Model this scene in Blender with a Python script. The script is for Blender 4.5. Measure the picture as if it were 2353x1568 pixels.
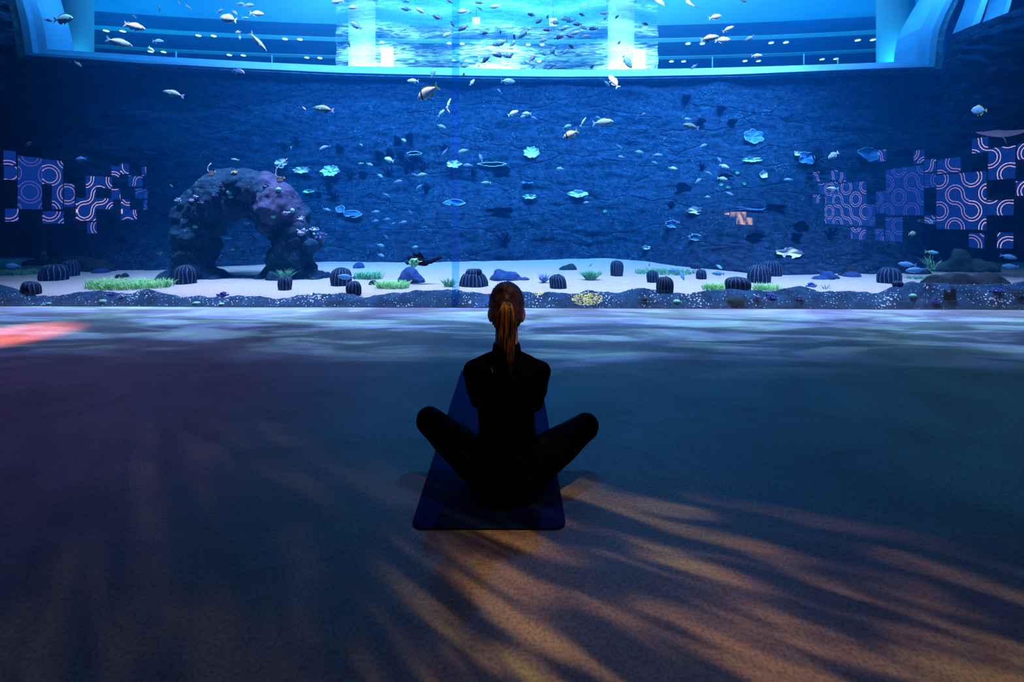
import bpy, bmesh, math, random
from mathutils import Vector, Matrix, noise
from mathutils.bvhtree import BVHTree

for o in list(bpy.data.objects):
    bpy.data.objects.remove(o)
SC = bpy.context.scene
COL = SC.collection
R = math.radians
RND = random.Random(7)

# ------------------------------------------------------------------ camera
F = 1021.0                       # focal length in pixels of the 2353 x 1568 frame
CX, HY = 1176.5, 494.0           # principal column, horizon row
CAMZ = 1.23
YAW = R(1.03)
GLASS_Y = 5.87
cam = bpy.data.cameras.new('camera')
cam.sensor_width = 36.0
cam.lens = F / 2353.0 * 36.0
cam.shift_y = -(784.0 - HY) / 2353.0
cam.clip_start = 0.02
cam.clip_end = 200
camo = bpy.data.objects.new('camera', cam)
COL.objects.link(camo)
camo.location = (0, 0, CAMZ)
camo.rotation_euler = (R(90), 0, YAW)
SC.camera = camo

# ------------------------------------------------------------------ world, light, exposure
SC.view_settings.view_transform = 'Standard'
SC.view_settings.look = 'None'
SC.view_settings.exposure = 0.0
SC.view_settings.gamma = 1.0
SC.view_settings.use_curve_mapping = False
cy = SC.cycles
cy.use_denoising = True
cy.max_bounces = 6
cy.diffuse_bounces = 2
cy.glossy_bounces = 3
cy.transmission_bounces = 3
cy.volume_bounces = 0
cy.transparent_max_bounces = 24
cy.sample_clamp_indirect = 3.0
cy.caustics_reflective = False
cy.caustics_refractive = False

w = bpy.data.worlds.new('dim_surroundings')
SC.world = w
w.use_nodes = True
w.node_tree.nodes['Background'].inputs[0].default_value = (0.02, 0.06, 0.2, 1)
w.node_tree.nodes['Background'].inputs[1].default_value = 0.02


def lamp(name, kind, loc, power, color, rot=(0, 0, 0), **kw):
    l = bpy.data.lights.new(name, kind)
    l.energy = power
    l.color = color
    for k, v in kw.items():
        setattr(l, k, v)
    o = bpy.data.objects.new(name, l)
    COL.objects.link(o)
    o.location = loc
    o.rotation_euler = rot
    return o


def aim(o, target):
    o.rotation_euler = (Vector(target) - o.location).to_track_quat('-Z', 'Y').to_euler()


def area(name, loc, target, power, color, sx, sy, spread=180):
    o = lamp(name, 'AREA', loc, power, color, shape='RECTANGLE', size=sx, size_y=sy)
    o.data.spread = R(spread)
    aim(o, target)
    return o


# daylight tubes above the front of the tank, over the sand
area('tank_front_light', (0.2, 6.6, 7.2), (0.2, 7.5, 0), 1750, (0.86, 0.47, 0.74), 15, 0.6, 66)
# blue washers over the back of the tank
area('tank_wall_light', (0.3, 7.2, 7.6), (0.2, 12.0, 4.2), 760, (0.66, 0.58, 1.0), 15, 0.8, 62)
area('tank_mid_light', (1.2, 8.8, 7.0), (0.8, 11.6, 1.6), 800, (0.56, 0.60, 1.0), 12, 1.0, 70)
# the hall beyond the tank; pillars and sill get added unseen lights
area('far_hall_light', (0.0, 16.5, 5.4), (0.0, 18.0, 9.0), 1250, (0.05, 0.62, 1.0), 38, 2.0, 175)
area('far_pillar_light', (-0.6, 14.3, 5.4), (-0.6, 16.5, 7.0), 1150, (0.85, 0.95, 1.0), 15, 0.6, 150)
for x_, p_ in ((-15.0, 330), (11.6, 90)):
    area('far_end_light', (x_, 13.9, 5.4), (x_ * 1.03, 15.6, 7.0), p_, (0.05, 0.62, 1.0), 2.5, 0.6, 150)
area('far_window_sill_light', (-0.8, 10.6, 7.9), (-0.8, 12.4, 5.2), 900, (0.14, 0.50, 1.0), 27, 0.5, 90)


def gobo(l, build):
    """A projector lamp: its colour plate is a procedural slide. build(nt, vec) returns (colour socket, strength socket)."""
    l.use_nodes = True
    nt = l.node_tree
    em = next(n for n in nt.nodes if n.type == 'EMISSION')
    tc = nt.nodes.new('ShaderNodeTexCoord')
    sep = nt.nodes.new('ShaderNodeSeparateXYZ')
    nt.links.new(tc.outputs['Normal'], sep.inputs[0])
    dx = nt.nodes.new('ShaderNodeMath'); dx.operation = 'DIVIDE'
    dy = nt.nodes.new('ShaderNodeMath'); dy.operation = 'DIVIDE'
    nt.links.new(sep.outputs[0], dx.inputs[0]); nt.links.new(sep.outputs[2], dx.inputs[1])
    nt.links.new(sep.outputs[1], dy.inputs[0]); nt.links.new(sep.outputs[2], dy.inputs[1])
    com = nt.nodes.new('ShaderNodeCombineXYZ')
    nt.links.new(dx.outputs[0], com.inputs[0]); nt.links.new(dy.outputs[0], com.inputs[1])
    c, s = build(nt, com.outputs[0])
    if c is not None:
        nt.links.new(c, em.inputs[0])
    nt.links.new(s, em.inputs[1])


class NT:
    """Short hand for little node graphs."""

    def __init__(self, nt):
        self.nt = nt

    def m(self, op, *xs):
        n = self.nt.nodes.new('ShaderNodeMath'); n.operation = op
        for i, x in enumerate(xs):
            if isinstance(x, (int, float)):
                n.inputs[i].default_value = x
            else:
                self.nt.links.new(x, n.inputs[i])
        return n.outputs[0]

    def xyz(self, x, y, z=0.0):
        n = self.nt.nodes.new('ShaderNodeCombineXYZ')
        for i, v in enumerate((x, y, z)):
            if isinstance(v, (int, float)):
                n.inputs[i].default_value = v
            else:
                self.nt.links.new(v, n.inputs[i])
        return n.outputs[0]

    def noise(self, v, detail=2.5, rough=0.5, dist=0.3):
        n = self.nt.nodes.new('ShaderNodeTexNoise'); n.inputs['Scale'].default_value = 1.0
        n.inputs['Detail'].default_value = detail; n.inputs['Roughness'].default_value = rough; n.inputs['Distortion'].default_value = dist
        self.nt.links.new(v, n.inputs['Vector'])
        return n.outputs['Fac']

    def step(self, x, lo, hi, a=0.0, b=1.0):
        n = self.nt.nodes.new('ShaderNodeMapRange'); n.interpolation_type = 'SMOOTHSTEP'
        n.inputs['From Min'].default_value = lo; n.inputs['From Max'].default_value = hi
        n.inputs['To Min'].default_value = a; n.inputs['To Max'].default_value = b
        self.nt.links.new(x, n.inputs['Value'])
        return n.outputs[0]

    def mix(self, f, a, b):
        n = self.nt.nodes.new('ShaderNodeMix'); n.data_type = 'RGBA'
        n.inputs['A'].default_value = (*a, 1); n.inputs['B'].default_value = (*b, 1)
        self.nt.links.new(f, n.inputs['Factor'])
        return n.outputs['Result']


def floor_xy(g, v, at_, h):
    """Where on the floor a ray of a straight-down projector lands."""
    sp = g.nt.nodes.new('ShaderNodeSeparateXYZ'); g.nt.links.new(v, sp.inputs[0])
    return g.m('MULTIPLY_ADD', sp.outputs[0], -h, at_[0]), g.m('MULTIPLY_ADD', sp.outputs[1], -h, at_[1])


def slide_rays(at_, h, centre, k, warm, cool, lo, hi, base, window, span):
    """Fan of soft ripples running away from a point on the floor."""
    def b(nt, v):
        g = NT(nt)
        x, y = floor_xy(g, v, at_, h)
        x, y = g.m('SUBTRACT', x, centre[0]), g.m('SUBTRACT', y, centre[1])
        r = g.m('SQRT', g.m('ADD', g.m('MULTIPLY', x, x), g.m('MULTIPLY', y, y)))
        an = g.m('ARCTAN2', y, x)
        wob = g.noise(g.xyz(g.m('MULTIPLY', x, 0.9), g.m('MULTIPLY', y, 0.9)), 1.0)
        n = g.noise(g.xyz(g.m('ADD', g.m('MULTIPLY', an, k), g.m('MULTIPLY', wob, 1.2)), g.m('MULTIPLY', r, 1.5), 1.1), 2.4, 0.5)
        f = g.step(n, lo, hi)
        tint = g.step(g.noise(g.xyz(g.m('MULTIPLY', x, 1.1), g.m('MULTIPLY', y, 1.6), 4.0), 1.0), 0.40, 0.60)
        c = g.nt.nodes.new('ShaderNodeMix'); c.data_type = 'RGBA'
        g.nt.links.new(f, c.inputs['Factor'])
        g.nt.links.new(g.mix(tint, warm[0], warm[1]), c.inputs['B']); c.inputs['A'].default_value = (*cool, 1)
        w0 = g.step(an, window[0], window[0] + window[1]); w1 = g.step(an, window[2] - window[3], window[2], 1.0, 0.0)
        s = g.m('MULTIPLY', g.m('ADD', f, base), g.m('MULTIPLY', w0, w1))
        s = g.m('MULTIPLY', s, g.step(r, 0.35, 1.0))
        s = g.m('MULTIPLY', s, g.step(g.m('ADD', x, centre[0]), span[0], span[1]))
        return c.outputs['Result'], s
    return b


def slide_caustics(at_, h):
    """Long bright wavelets on the strip of floor along the glass."""
    def b(nt, v):
        g = NT(nt)
        x, y = floor_xy(g, v, at_, h)
        n = g.noise(g.xyz(g.m('MULTIPLY', x, 0.75), g.m('MULTIPLY', y, 3.2), 1.0), 4.0, 0.55, 0.8)
        f = g.step(n, 0.44, 0.62)
        edge = g.noise(g.xyz(g.m('MULTIPLY', x, 0.45), 3.0, 7.0), 2.0)
        yy = g.m('MULTIPLY_ADD', edge, 1.6, g.m('SUBTRACT', y, 0.8))
        near = g.step(yy, 3.2, 5.4)
        tint = g.step(g.noise(g.xyz(g.m('MULTIPLY', x, 0.7), g.m('MULTIPLY', y, 3.0), 9.0), 2.0), 0.4, 0.62)
        s = g.m('MULTIPLY', g.m('MULTIPLY_ADD', f, 1.5, 0.42), near)
        s = g.m('MULTIPLY_ADD', g.step(y, 4.7, 5.75), 1.0, s)
        return g.mix(tint, (0.18, 0.36, 1.0), (0.24, 0.60, 1.0)), s
    return b


def projector(name, at_, h, power, size, slide):
    l = lamp(name, 'SPOT', (at_[0], at_[1], h), power, (1, 1, 1), (0, 0, 0), spot_size=R(size), spot_blend=0.6, shadow_soft_size=0.01)
    gobo(l.data, slide)
    return l


# unseen overhead spots added; floor streaks and tank spill are drawn in their slides
PH = 4.2
projector('added_streak_spot_warm', (0.6, 1.15), PH, 580, 84, slide_rays((0.6, 1.15), PH, (-2.5, 3.05), 34.0, ((1.0, 0.52, 0.19), (0.95, 0.66, 0.15)), (0.62, 0.36, 0.24), 0.43, 0.68, 0.10, (-0.95, 0.30, -0.26, 0.20), (-0.6, 0.0)))
projector('added_streak_spot_dim', (-1.5, 1.5), PH, 55, 76, slide_rays((-1.5, 1.5), PH, (-2.9, 3.3), 16.0, ((0.9, 0.62, 0.42), (0.75, 0.64, 0.48)), (0.50, 0.42, 0.46), 0.40, 0.72, 0.30, (-1.3, 0.5, -0.42, 0.10), (-4.0, -1.2)))
for i_, x_ in enumerate((-5.7, -1.9, 1.9, 5.7)):
    projector('added_tank_spill_spot', (x_, 5.3), PH, 1400, 100, slide_caustics((x_, 5.3), PH))
# unseen coloured spots added as fill over the hall floor and hair
for nm_, l_, t_, pw_, c_, sz_, bl_ in (('red_spot', (-5.5, 3.9, 4.2), (-5.25, 4.42, 0), 3600, (1.0, 0.19, 0.12), 18, 0.8), ('purple_spot', (-3.4, 3.6, 4.2), (-3.4, 3.6, 0), 210, (0.34, 0.12, 0.62), 76, 1.0),
                                       ('blue_spot', (0.5, 3.7, 4.2), (0.5, 3.7, 0), 420, (0.02, 0.22, 0.70), 74, 1.0), ('teal_spot', (4.0, 3.2, 4.2), (4.0, 3.2, 0), 260, (0.02, 0.30, 0.44), 76, 1.0)):
    o_ = lamp(nm_, 'SPOT', l_, pw_, c_, (0, 0, 0), spot_size=R(sz_), spot_blend=bl_, shadow_soft_size=0.05)
    aim(o_, t_)
warmhead = lamp('amber_spot', 'SPOT', (0.35, -1.7, 3.3), 270, (1.0, 0.52, 0.16), (0, 0, 0), spot_size=R(5), spot_blend=1.0, shadow_soft_size=0.04)
aim(warmhead, (-0.05, 1.83, 0.72))


# ------------------------------------------------------------------ pixel <-> place
def direction(px, py):
    u, v = (px - CX) / F, (HY - py) / F
    return Vector((-math.sin(YAW) + u * math.cos(YAW), math.cos(YAW) + u * math.sin(YAW), v))


EYE = Vector((0, 0, CAMZ))


def at(px, py, Y):
    """The point seen at a pixel on the plane at distance Y behind the camera's wall."""
    d = direction(px, py)
    return EYE + d * (Y / d.y)


def ground(px, py, z=0.0):
    d = direction(px, py)
    return EYE + d * ((z - CAMZ) / d.z)


def mpp(p):
    """Metres per pixel at a point."""
    q = p - EYE
    return (-q.x * math.sin(YAW) + q.y * math.cos(YAW)) / F


# ------------------------------------------------------------------ mesh helpers
def link(name, me, parent=None):
    o = bpy.data.objects.new(name, me)
    COL.objects.link(o)
    if parent is not None:
        o.parent = parent
    return o


def make(name, verts, faces, m=None, parent=None, smooth=True):
    me = bpy.data.meshes.new(name)
    me.from_pydata([tuple(v) for v in verts], [], faces)
    me.validate()
    if smooth:
        me.polygons.foreach_set('use_smooth', [True] * len(me.polygons))
    for x in (m if isinstance(m, (list, tuple)) else [m]):
        if x is not None:
            me.materials.append(x)
    me.update()
    return link(name, me, parent)


def tag(o, label, cat, group=None, kind=None):
    o['label'] = label
    o['category'] = cat
    if group:
        o['group'] = group
    if kind:
        o['kind'] = kind
    return o


def structure(o, label=None):
    o['kind'] = 'structure'
    if label:
        o['label'] = label
    return o


def empty(name, loc=(0, 0, 0), rz=0.0):
    o = bpy.data.objects.new(name, None)
    o.empty_display_size = 0.1
    COL.objects.link(o)
    o.location = loc
    o.rotation_euler = (0, 0, rz)
    return o


class MB:
    """Collects shapes into one mesh."""

    def __init__(self):
        self.v, self.f, self.mi = [], [], []

    def add(self, v, f, mi=0):
        n = len(self.v)
        self.v += [Vector(p) for p in v]
        self.f += [tuple(i + n for i in q) for q in f]
        self.mi += [mi] * len(f)
        return self

    def box(self, a, b, mi=0):
        x0, y0, z0 = a
        x1, y1, z1 = b
        v = [(x0, y0, z0), (x1, y0, z0), (x1, y1, z0), (x0, y1, z0), (x0, y0, z1), (x1, y0, z1), (x1, y1, z1), (x0, y1, z1)]
        f = [(0, 3, 2, 1), (4, 5, 6, 7), (0, 1, 5, 4), (1, 2, 6, 5), (2, 3, 7, 6), (3, 0, 4, 7)]
        return self.add(v, f, mi)

    def tube(self, pts, rad, n=8, mi=0, flat=None):
        """A closed tube along pts; rad is a list of radii or (rx, ry)."""
        pts = [Vector(p) for p in pts]
        V, Fc = [], []
        ref = Vector((0.13, 0.31, 1)).normalized()
        prev = None
        for i, p in enumerate(pts):
            t = (pts[min(i + 1, len(pts) - 1)] - pts[max(i - 1, 0)])
            t = t.normalized() if t.length > 1e-9 else Vector((0, 0, 1))
            if prev is None:
                a = t.cross(ref)
                if a.length < 0.05:
                    a = t.cross(Vector((1, 0, 0)))
            else:
                a = prev - t * prev.dot(t)
            a.normalize()
            prev = a
            b = t.cross(a)
            r = rad[i] if isinstance(rad, (list, tuple)) else rad
            rx, ry = r if isinstance(r, tuple) else (r, r)
            for k in range(n):
                an = 2 * math.pi * k / n
                V.append(p + a * rx * math.cos(an) + b * ry * math.sin(an))
        for i in range(len(pts) - 1):
            for k in range(n):
                Fc.append((i * n + k, i * n + (k + 1) % n, (i + 1) * n + (k + 1) % n, (i + 1) * n + k))
        Fc.append(tuple(range(n))[::-1])
        Fc.append(tuple((len(pts) - 1) * n + k for k in range(n)))
        return self.add(V, Fc, mi)

    def ball(self, c, r, nu=14, nv=9, mi=0, rot=None):
        c = Vector(c)
        rx, ry, rz = r if isinstance(r, (tuple, list)) else (r, r, r)
        V, Fc = [], []
        V.append(Vector((0, 0, -rz)))
        for j in range(1, nv):
            th = math.pi * j / nv - math.pi / 2
            for i in range(nu):
                ph = 2 * math.pi * i / nu
                V.append(Vector((rx * math.cos(th) * math.cos(ph), ry * math.cos(th) * math.sin(ph), rz * math.sin(th))))
        V.append(Vector((0, 0, rz)))
        for i in range(nu):
            Fc.append((0, 1 + (i + 1) % nu, 1 + i))
        for j in range(nv - 2):
            for i in range(nu):
                a, b = 1 + j * nu, 1 + (j + 1) * nu
                Fc.append((a + i, a + (i + 1) % nu, b + (i + 1) % nu, b + i))
        top = len(V) - 1
        b = 1 + (nv - 2) * nu
        for i in range(nu):
            Fc.append((b + i, b + (i + 1) % nu, top))
        if rot is not None:
            V = [rot @ p for p in V]
        return self.add([p + c for p in V], Fc, mi)

    def capsule(self, p0, r0, p1, r1, n=14):
        p0, p1 = Vector(p0), Vector(p1)
        k = 6
        self.tube([p0.lerp(p1, i / k) for i in range(k + 1)], [r0 + (r1 - r0) * i / k for i in range(k + 1)], n)
        self.ball(p0, r0, n, 8)
        self.ball(p1, r1, n, 8)
        return self

    def plate(self, outline, y0, y1, mi=0):
        """A solid plate: an XZ outline given thickness along Y."""
        n = len(outline)
        V = [(x, y0, z) for x, z in outline] + [(x, y1, z) for x, z in outline]
        Fc = [tuple(range(n)), tuple(range(2 * n - 1, n - 1, -1))]
        Fc += [(i, i + n, (i + 1) % n + n, (i + 1) % n) for i in range(n)]
        return self.add(V, Fc, mi)

    def build(self, name, m, parent=None, smooth=True):
        o = make(name, self.v, self.f, m, parent, smooth)
        if any(self.mi) and len(o.data.polygons) == len(self.mi):
            o.data.polygons.foreach_set('material_index', self.mi)
        return o


def remeshed(name, mb, m, parent=None, voxel=0.02, smooth=2, post=None):
    """One continuous surface around everything collected in mb."""
    o = mb.build(name, m, parent)
    bm = bmesh.new(); bm.from_mesh(o.data)
    bmesh.ops.recalc_face_normals(bm, faces=bm.faces)
    bm.to_mesh(o.data); bm.free()
    md = o.modifiers.new('skin', 'REMESH'); md.mode = 'VOXEL'; md.voxel_size = voxel
    if smooth:
        ms = o.modifiers.new('soft', 'SMOOTH'); ms.factor = 0.5; ms.iterations = smooth
    dg = bpy.context.evaluated_depsgraph_get()
    me = bpy.data.meshes.new_from_object(o.evaluated_get(dg))
    o.modifiers.clear()
    old = o.data
    o.data = me
    me.name = name
    bpy.data.meshes.remove(old)
    if not me.materials:
        for x in (m if isinstance(m, (list, tuple)) else [m]):
            me.materials.append(x)
    if post:
        ns = [v.normal.copy() for v in me.vertices]
        for v, n in zip(me.vertices, ns):
            v.co = post(v.co, n)
    me.polygons.foreach_set('use_smooth', [True] * len(me.polygons))
    me.update()
    return o


def bvh(o):
    return BVHTree.FromPolygons([v.co.copy() for v in o.data.vertices], [tuple(p.vertices) for p in o.data.polygons])


def fbm(p, s=1.0, oct=5):
    return noise.fractal(Vector(p) * s, 1.0, 2.0, oct, noise_basis='PERLIN_ORIGINAL')


# ------------------------------------------------------------------ materials
def nodes(name):
    m = bpy.data.materials.new(name)
    m.use_nodes = True
    nt = m.node_tree
    b = next(n for n in nt.nodes if n.type == 'BSDF_PRINCIPLED')
    return m, nt, b


def mat(name, c, rough=0.6, c2=None, scale=6.0, bump=0.0, spec=0.3, detail=5, lo=0.35, hi=0.65, emit=None, estr=0.0):
    m, nt, b = nodes(name)
    b.inputs['Base Color'].default_value = (*c, 1)
    b.inputs['Roughness'].default_value = rough
    b.inputs['Specular IOR Level'].default_value = spec
    if emit:
        b.inputs['Emission Color'].default_value = (*emit, 1)
        b.inputs['Emission Strength'].default_value = estr
    if c2 is not None or bump:
        tc = nt.nodes.new('ShaderNodeTexCoord')
        n = nt.nodes.new('ShaderNodeTexNoise')
        n.inputs['Scale'].default_value = scale
        n.inputs['Detail'].default_value = detail
        nt.links.new(tc.outputs['Object'], n.inputs['Vector'])
        if c2 is not None:
            r = nt.nodes.new('ShaderNodeValToRGB')
            r.color_ramp.elements[0].position = lo
            r.color_ramp.elements[1].position = hi
            r.color_ramp.elements[0].color = (*c, 1)
            r.color_ramp.elements[1].color = (*c2, 1)
            nt.links.new(n.outputs['Fac'], r.inputs[0])
            nt.links.new(r.outputs[0], b.inputs['Base Color'])
        if bump:
            bp = nt.nodes.new('ShaderNodeBump')
            bp.inputs['Strength'].default_value = bump
            bp.inputs['Distance'].default_value = 0.02
            nt.links.new(n.outputs['Fac'], bp.inputs['Height'])
            nt.links.new(bp.outputs[0], b.inputs['Normal'])
    return m


def glow(name, c, s):
    m = bpy.data.materials.new(name)
    m.use_nodes = True
    nt = m.node_tree
    nt.nodes.clear()
    o = nt.nodes.new('ShaderNodeOutputMaterial')
    e = nt.nodes.new('ShaderNodeEmission')
    e.inputs[0].default_value = (*c, 1)
    e.inputs[1].default_value = s
    nt.links.new(e.outputs[0], o.inputs[0])
    return m


def rock(name, dark, light, speck, scale=1.6, speck_scale=26.0, speck_at=0.10, bump=0.7, crack=True, flat=(1, 1, 2.4)):
    """Layered stone: broad noise, fine grain, pale grit and dark cracks."""
    m, nt, b = nodes(name)
    N, L = nt.nodes.new, nt.links.new
    tc = N('ShaderNodeTexCoord')
    mp = N('ShaderNodeMapping'); mp.inputs['Scale'].default_value = flat
    L(tc.outputs['Object'], mp.inputs[0])
    n1 = N('ShaderNodeTexNoise'); n1.inputs['Scale'].default_value = scale; n1.inputs['Detail'].default_value = 9; n1.inputs['Roughness'].default_value = 0.72; n1.inputs['Distortion'].default_value = 0.6
    L(mp.outputs[0], n1.inputs['Vector'])
    r1 = N('ShaderNodeValToRGB')
    r1.color_ramp.elements[0].position = 0.38; r1.color_ramp.elements[0].color = (*dark, 1)
    r1.color_ramp.elements[1].position = 0.68; r1.color_ramp.elements[1].color = (*light, 1)
    L(n1.outputs['Fac'], r1.inputs[0])
    vo = N('ShaderNodeTexVoronoi'); vo.inputs['Scale'].default_value = speck_scale
    L(mp.outputs[0], vo.inputs['Vector'])
    n2 = N('ShaderNodeTexNoise'); n2.inputs['Scale'].default_value = 2.3; n2.inputs['Detail'].default_value = 3
    L(tc.outputs['Object'], n2.inputs['Vector'])
    th = N('ShaderNodeMath'); th.operation = 'MULTIPLY'; th.inputs[1].default_value = speck_at * 4
    L(n2.outputs['Fac'], th.inputs[0])
    pw = N('ShaderNodeMath'); pw.operation = 'POWER'; pw.inputs[1].default_value = 2.0
    L(th.outputs[0], pw.inputs[0])
    lt = N('ShaderNodeMath'); lt.operation = 'LESS_THAN'
    L(vo.outputs['Distance'], lt.inputs[0]); L(pw.outputs[0], lt.inputs[1])
    mx = N('ShaderNodeMix'); mx.data_type = 'RGBA'; mx.inputs['B'].default_value = (*speck, 1)
    L(lt.outputs[0], mx.inputs['Factor']); L(r1.outputs[0], mx.inputs['A'])
    col = mx.outputs['Result']
    h = n1.outputs['Fac']
    if crack:
        md = N('ShaderNodeMapping'); md.inputs['Scale'].default_value = (0.35, 0.6, 1.1)
        L(tc.outputs['Object'], md.inputs[0])
        nd = N('ShaderNodeTexNoise'); nd.inputs['Scale'].default_value = 1.4; nd.inputs['Detail'].default_value = 4
        L(md.outputs[0], nd.inputs['Vector'])
        av = N('ShaderNodeVectorMath'); av.operation = 'MULTIPLY_ADD'; av.inputs[1].default_value = (0.9, 0.9, 0.9)
        L(nd.outputs['Color'], av.inputs[0]); L(md.outputs[0], av.inputs[2])
        vc = N('ShaderNodeTexVoronoi'); vc.feature = 'DISTANCE_TO_EDGE'; vc.inputs['Scale'].default_value = 0.9
        L(av.outputs[0], vc.inputs['Vector'])
        rc = N('ShaderNodeMapRange'); rc.inputs['From Min'].default_value = 0.004; rc.inputs['From Max'].default_value = 0.03
        L(vc.outputs['Distance'], rc.inputs['Value'])
        ad = N('ShaderNodeMath'); ad.operation = 'MULTIPLY_ADD'; ad.inputs[1].default_value = 0.55
        L(rc.outputs[0], ad.inputs[0]); L(n1.outputs['Fac'], ad.inputs[2])
        h = ad.outputs[0]
    L(col, b.inputs['Base Color'])
    bp = N('ShaderNodeBump'); bp.inputs['Strength'].default_value = bump; bp.inputs['Distance'].default_value = 0.12
    L(h, bp.inputs['Height']); L(bp.outputs[0], b.inputs['Normal'])
    b.inputs['Roughness'].default_value = 0.85
    b.inputs['Specular IOR Level'].default_value = 0.15
    return m


def interp(tab, x):
    if x <= tab[0][0]:
        return tab[0][1]
    for (a, fa), (b, fb) in zip(tab, tab[1:]):
        if x <= b:
            t = (x - a) / (b - a)
            return fa + (fb - fa) * t
    return tab[-1][1]


def bow(px):
    """The far window and everything beyond it curve gently towards the visitor at both ends."""
    u = (px - 1195.0) / F
    return 1.0 - 0.085 * u * u


def rowat(px, yc):
    """Row, at column px, of a bowed line that crosses row yc in the middle."""
    return HY - (HY - yc) / bow(px)


# ------------------------------------------------------------------ exhibition hall
def floor_material():
    m, nt, b = nodes('polished_concrete')
    N, L = nt.nodes.new, nt.links.new
    tc = N('ShaderNodeTexCoord')
    mp = N('ShaderNodeMapping'); mp.inputs['Scale'].default_value = (1.0, 1.5, 1); mp.inputs['Rotation'].default_value = (0, 0, 0.25)
    L(tc.outputs['Object'], mp.inputs[0])
    n1 = N('ShaderNodeTexNoise'); n1.inputs['Scale'].default_value = 0.9; n1.inputs['Detail'].default_value = 8; n1.inputs['Roughness'].default_value = 0.68; n1.inputs['Distortion'].default_value = 0.8
    L(mp.outputs[0], n1.inputs['Vector'])
    r1 = N('ShaderNodeValToRGB')
    r1.color_ramp.elements[0].position = 0.30; r1.color_ramp.elements[0].color = (0.105, 0.085, 0.078, 1)
    r1.color_ramp.elements[1].position = 0.66; r1.color_ramp.elements[1].color = (0.235, 0.215, 0.205, 1)
    L(n1.outputs['Fac'], r1.inputs[0])
    n2 = N('ShaderNodeTexNoise'); n2.inputs['Scale'].default_value = 90; n2.inputs['Detail'].default_value = 4
    L(tc.outputs['Object'], n2.inputs['Vector'])
    r2 = N('ShaderNodeMapRange'); r2.inputs['From Min'].default_value = 0.3; r2.inputs['From Max'].default_value = 0.6
    r2.inputs['To Min'].default_value = 0.55; r2.inputs['To Max'].default_value = 1.1
    L(n2.outputs['Fac'], r2.inputs['Value'])
    mul = N('ShaderNodeMix'); mul.data_type = 'RGBA'; mul.blend_type = 'MULTIPLY'; mul.inputs['Factor'].default_value = 1.0
    L(r1.outputs[0], mul.inputs['A']); L(r2.outputs[0], mul.inputs['B'])
    # saw-cut joints
    sep = N('ShaderNodeSeparateXYZ'); L(tc.outputs['Object'], sep.inputs[0])
    prev = None
    for (p, q) in (((1500, 1350), (1990, 1215)), ((800, 1412), (1176, 1384)), ((1950, 1555), (2340, 1455)), ((960, 1526), (1180, 1508)), ((700, 795), (850, 712))):
        a, c = ground(*p), ground(*q)
        d = (c - a); nx, ny = -d.y / d.length, d.x / d.length
        k = nx * a.x + ny * a.y
        m1 = N('ShaderNodeMath'); m1.operation = 'MULTIPLY_ADD'; m1.inputs[1].default_value = nx; m1.inputs[2].default_value = -k
        L(sep.outputs[0], m1.inputs[0])
        m2 = N('ShaderNodeMath'); m2.operation = 'MULTIPLY_ADD'; m2.inputs[1].default_value = ny
        L(sep.outputs[1], m2.inputs[0]); L(m1.outputs[0], m2.inputs[2])
        ab = N('ShaderNodeMath'); ab.operation = 'ABSOLUTE'; L(m2.outputs[0], ab.inputs[0])
        if prev is None:
            prev = ab
        else:
            mn = N('ShaderNodeMath'); mn.operation = 'MINIMUM'; L(prev.outputs[0], mn.inputs[0]); L(ab.outputs[0], mn.inputs[1]); prev = mn
    lt = N('ShaderNodeMath'); lt.operation = 'LESS_THAN'; lt.inputs[1].default_value = 0.0011
    L(prev.outputs[0], lt.inputs[0])
    jm = N('ShaderNodeMix'); jm.data_type = 'RGBA'; jm.inputs['B'].default_value = (0.16, 0.14, 0.13, 1)
    L(lt.outputs[0], jm.inputs['Factor']); L(mul.outputs['Result'], jm.inputs['A'])
    L(jm.outputs['Result'], b.inputs['Base Color'])
    rr = N('ShaderNodeMapRange'); rr.inputs['To Min'].default_value = 0.42; rr.inputs['To Max'].default_value = 0.72
    L(n1.outputs['Fac'], rr.inputs['Value']); L(rr.outputs[0], b.inputs['Roughness'])
    b.inputs['Specular IOR Level'].default_value = 0.35
    bp = N('ShaderNodeBump'); bp.inputs['Strength'].default_value = 0.12; bp.inputs['Distance'].default_value = 0.01
    L(n2.outputs['Fac'], bp.inputs['Height']); L(bp.outputs[0], b.inputs['Normal'])
    return m


XL, XR, YB = -8.0, 8.0, -7.0
M_dark = mat('dark_wall_paint', (0.014, 0.015, 0.020), 0.8, (0.02, 0.02, 0.026), 3.0)
fl = MB(); fl.box((XL - 0.2, YB - 0.2, -0.2), (XR + 0.2, GLASS_Y - 0.012, 0.0))
structure(fl.build('floor', floor_material(), smooth=False), 'polished grey concrete floor in front of the aquarium glass')
for nm, a, b_ in (('wall_left', (XL - 0.2, YB, 0), (XL, GLASS_Y - 0.02, 5.2)), ('wall_right', (XR, YB, 0), (XR + 0.2, GLASS_Y - 0.02, 5.2)),
                  ('wall_rear', (XL - 0.2, YB - 0.2, 0), (XR + 0.2, YB, 5.2)), ('wall_front', (XL - 0.2, GLASS_Y - 0.02, 4.35), (XR + 0.2, GLASS_Y + 0.35, 5.2)),
                  ('ceiling', (XL - 0.2, YB - 0.2, 5.2), (XR + 0.2, GLASS_Y + 0.35, 5.4))):
    structure(MB().box(a, b_).build(nm, M_dark, smooth=False))
structure(MB().box((XL, GLASS_Y - 0.011, -0.2), (XR, GLASS_Y + 0.03, 0.004)).build('trim_1', mat('black_gasket', (0.01, 0.012, 0.018), 0.5), smooth=False), 'thin black gasket under the aquarium glass')


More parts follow.
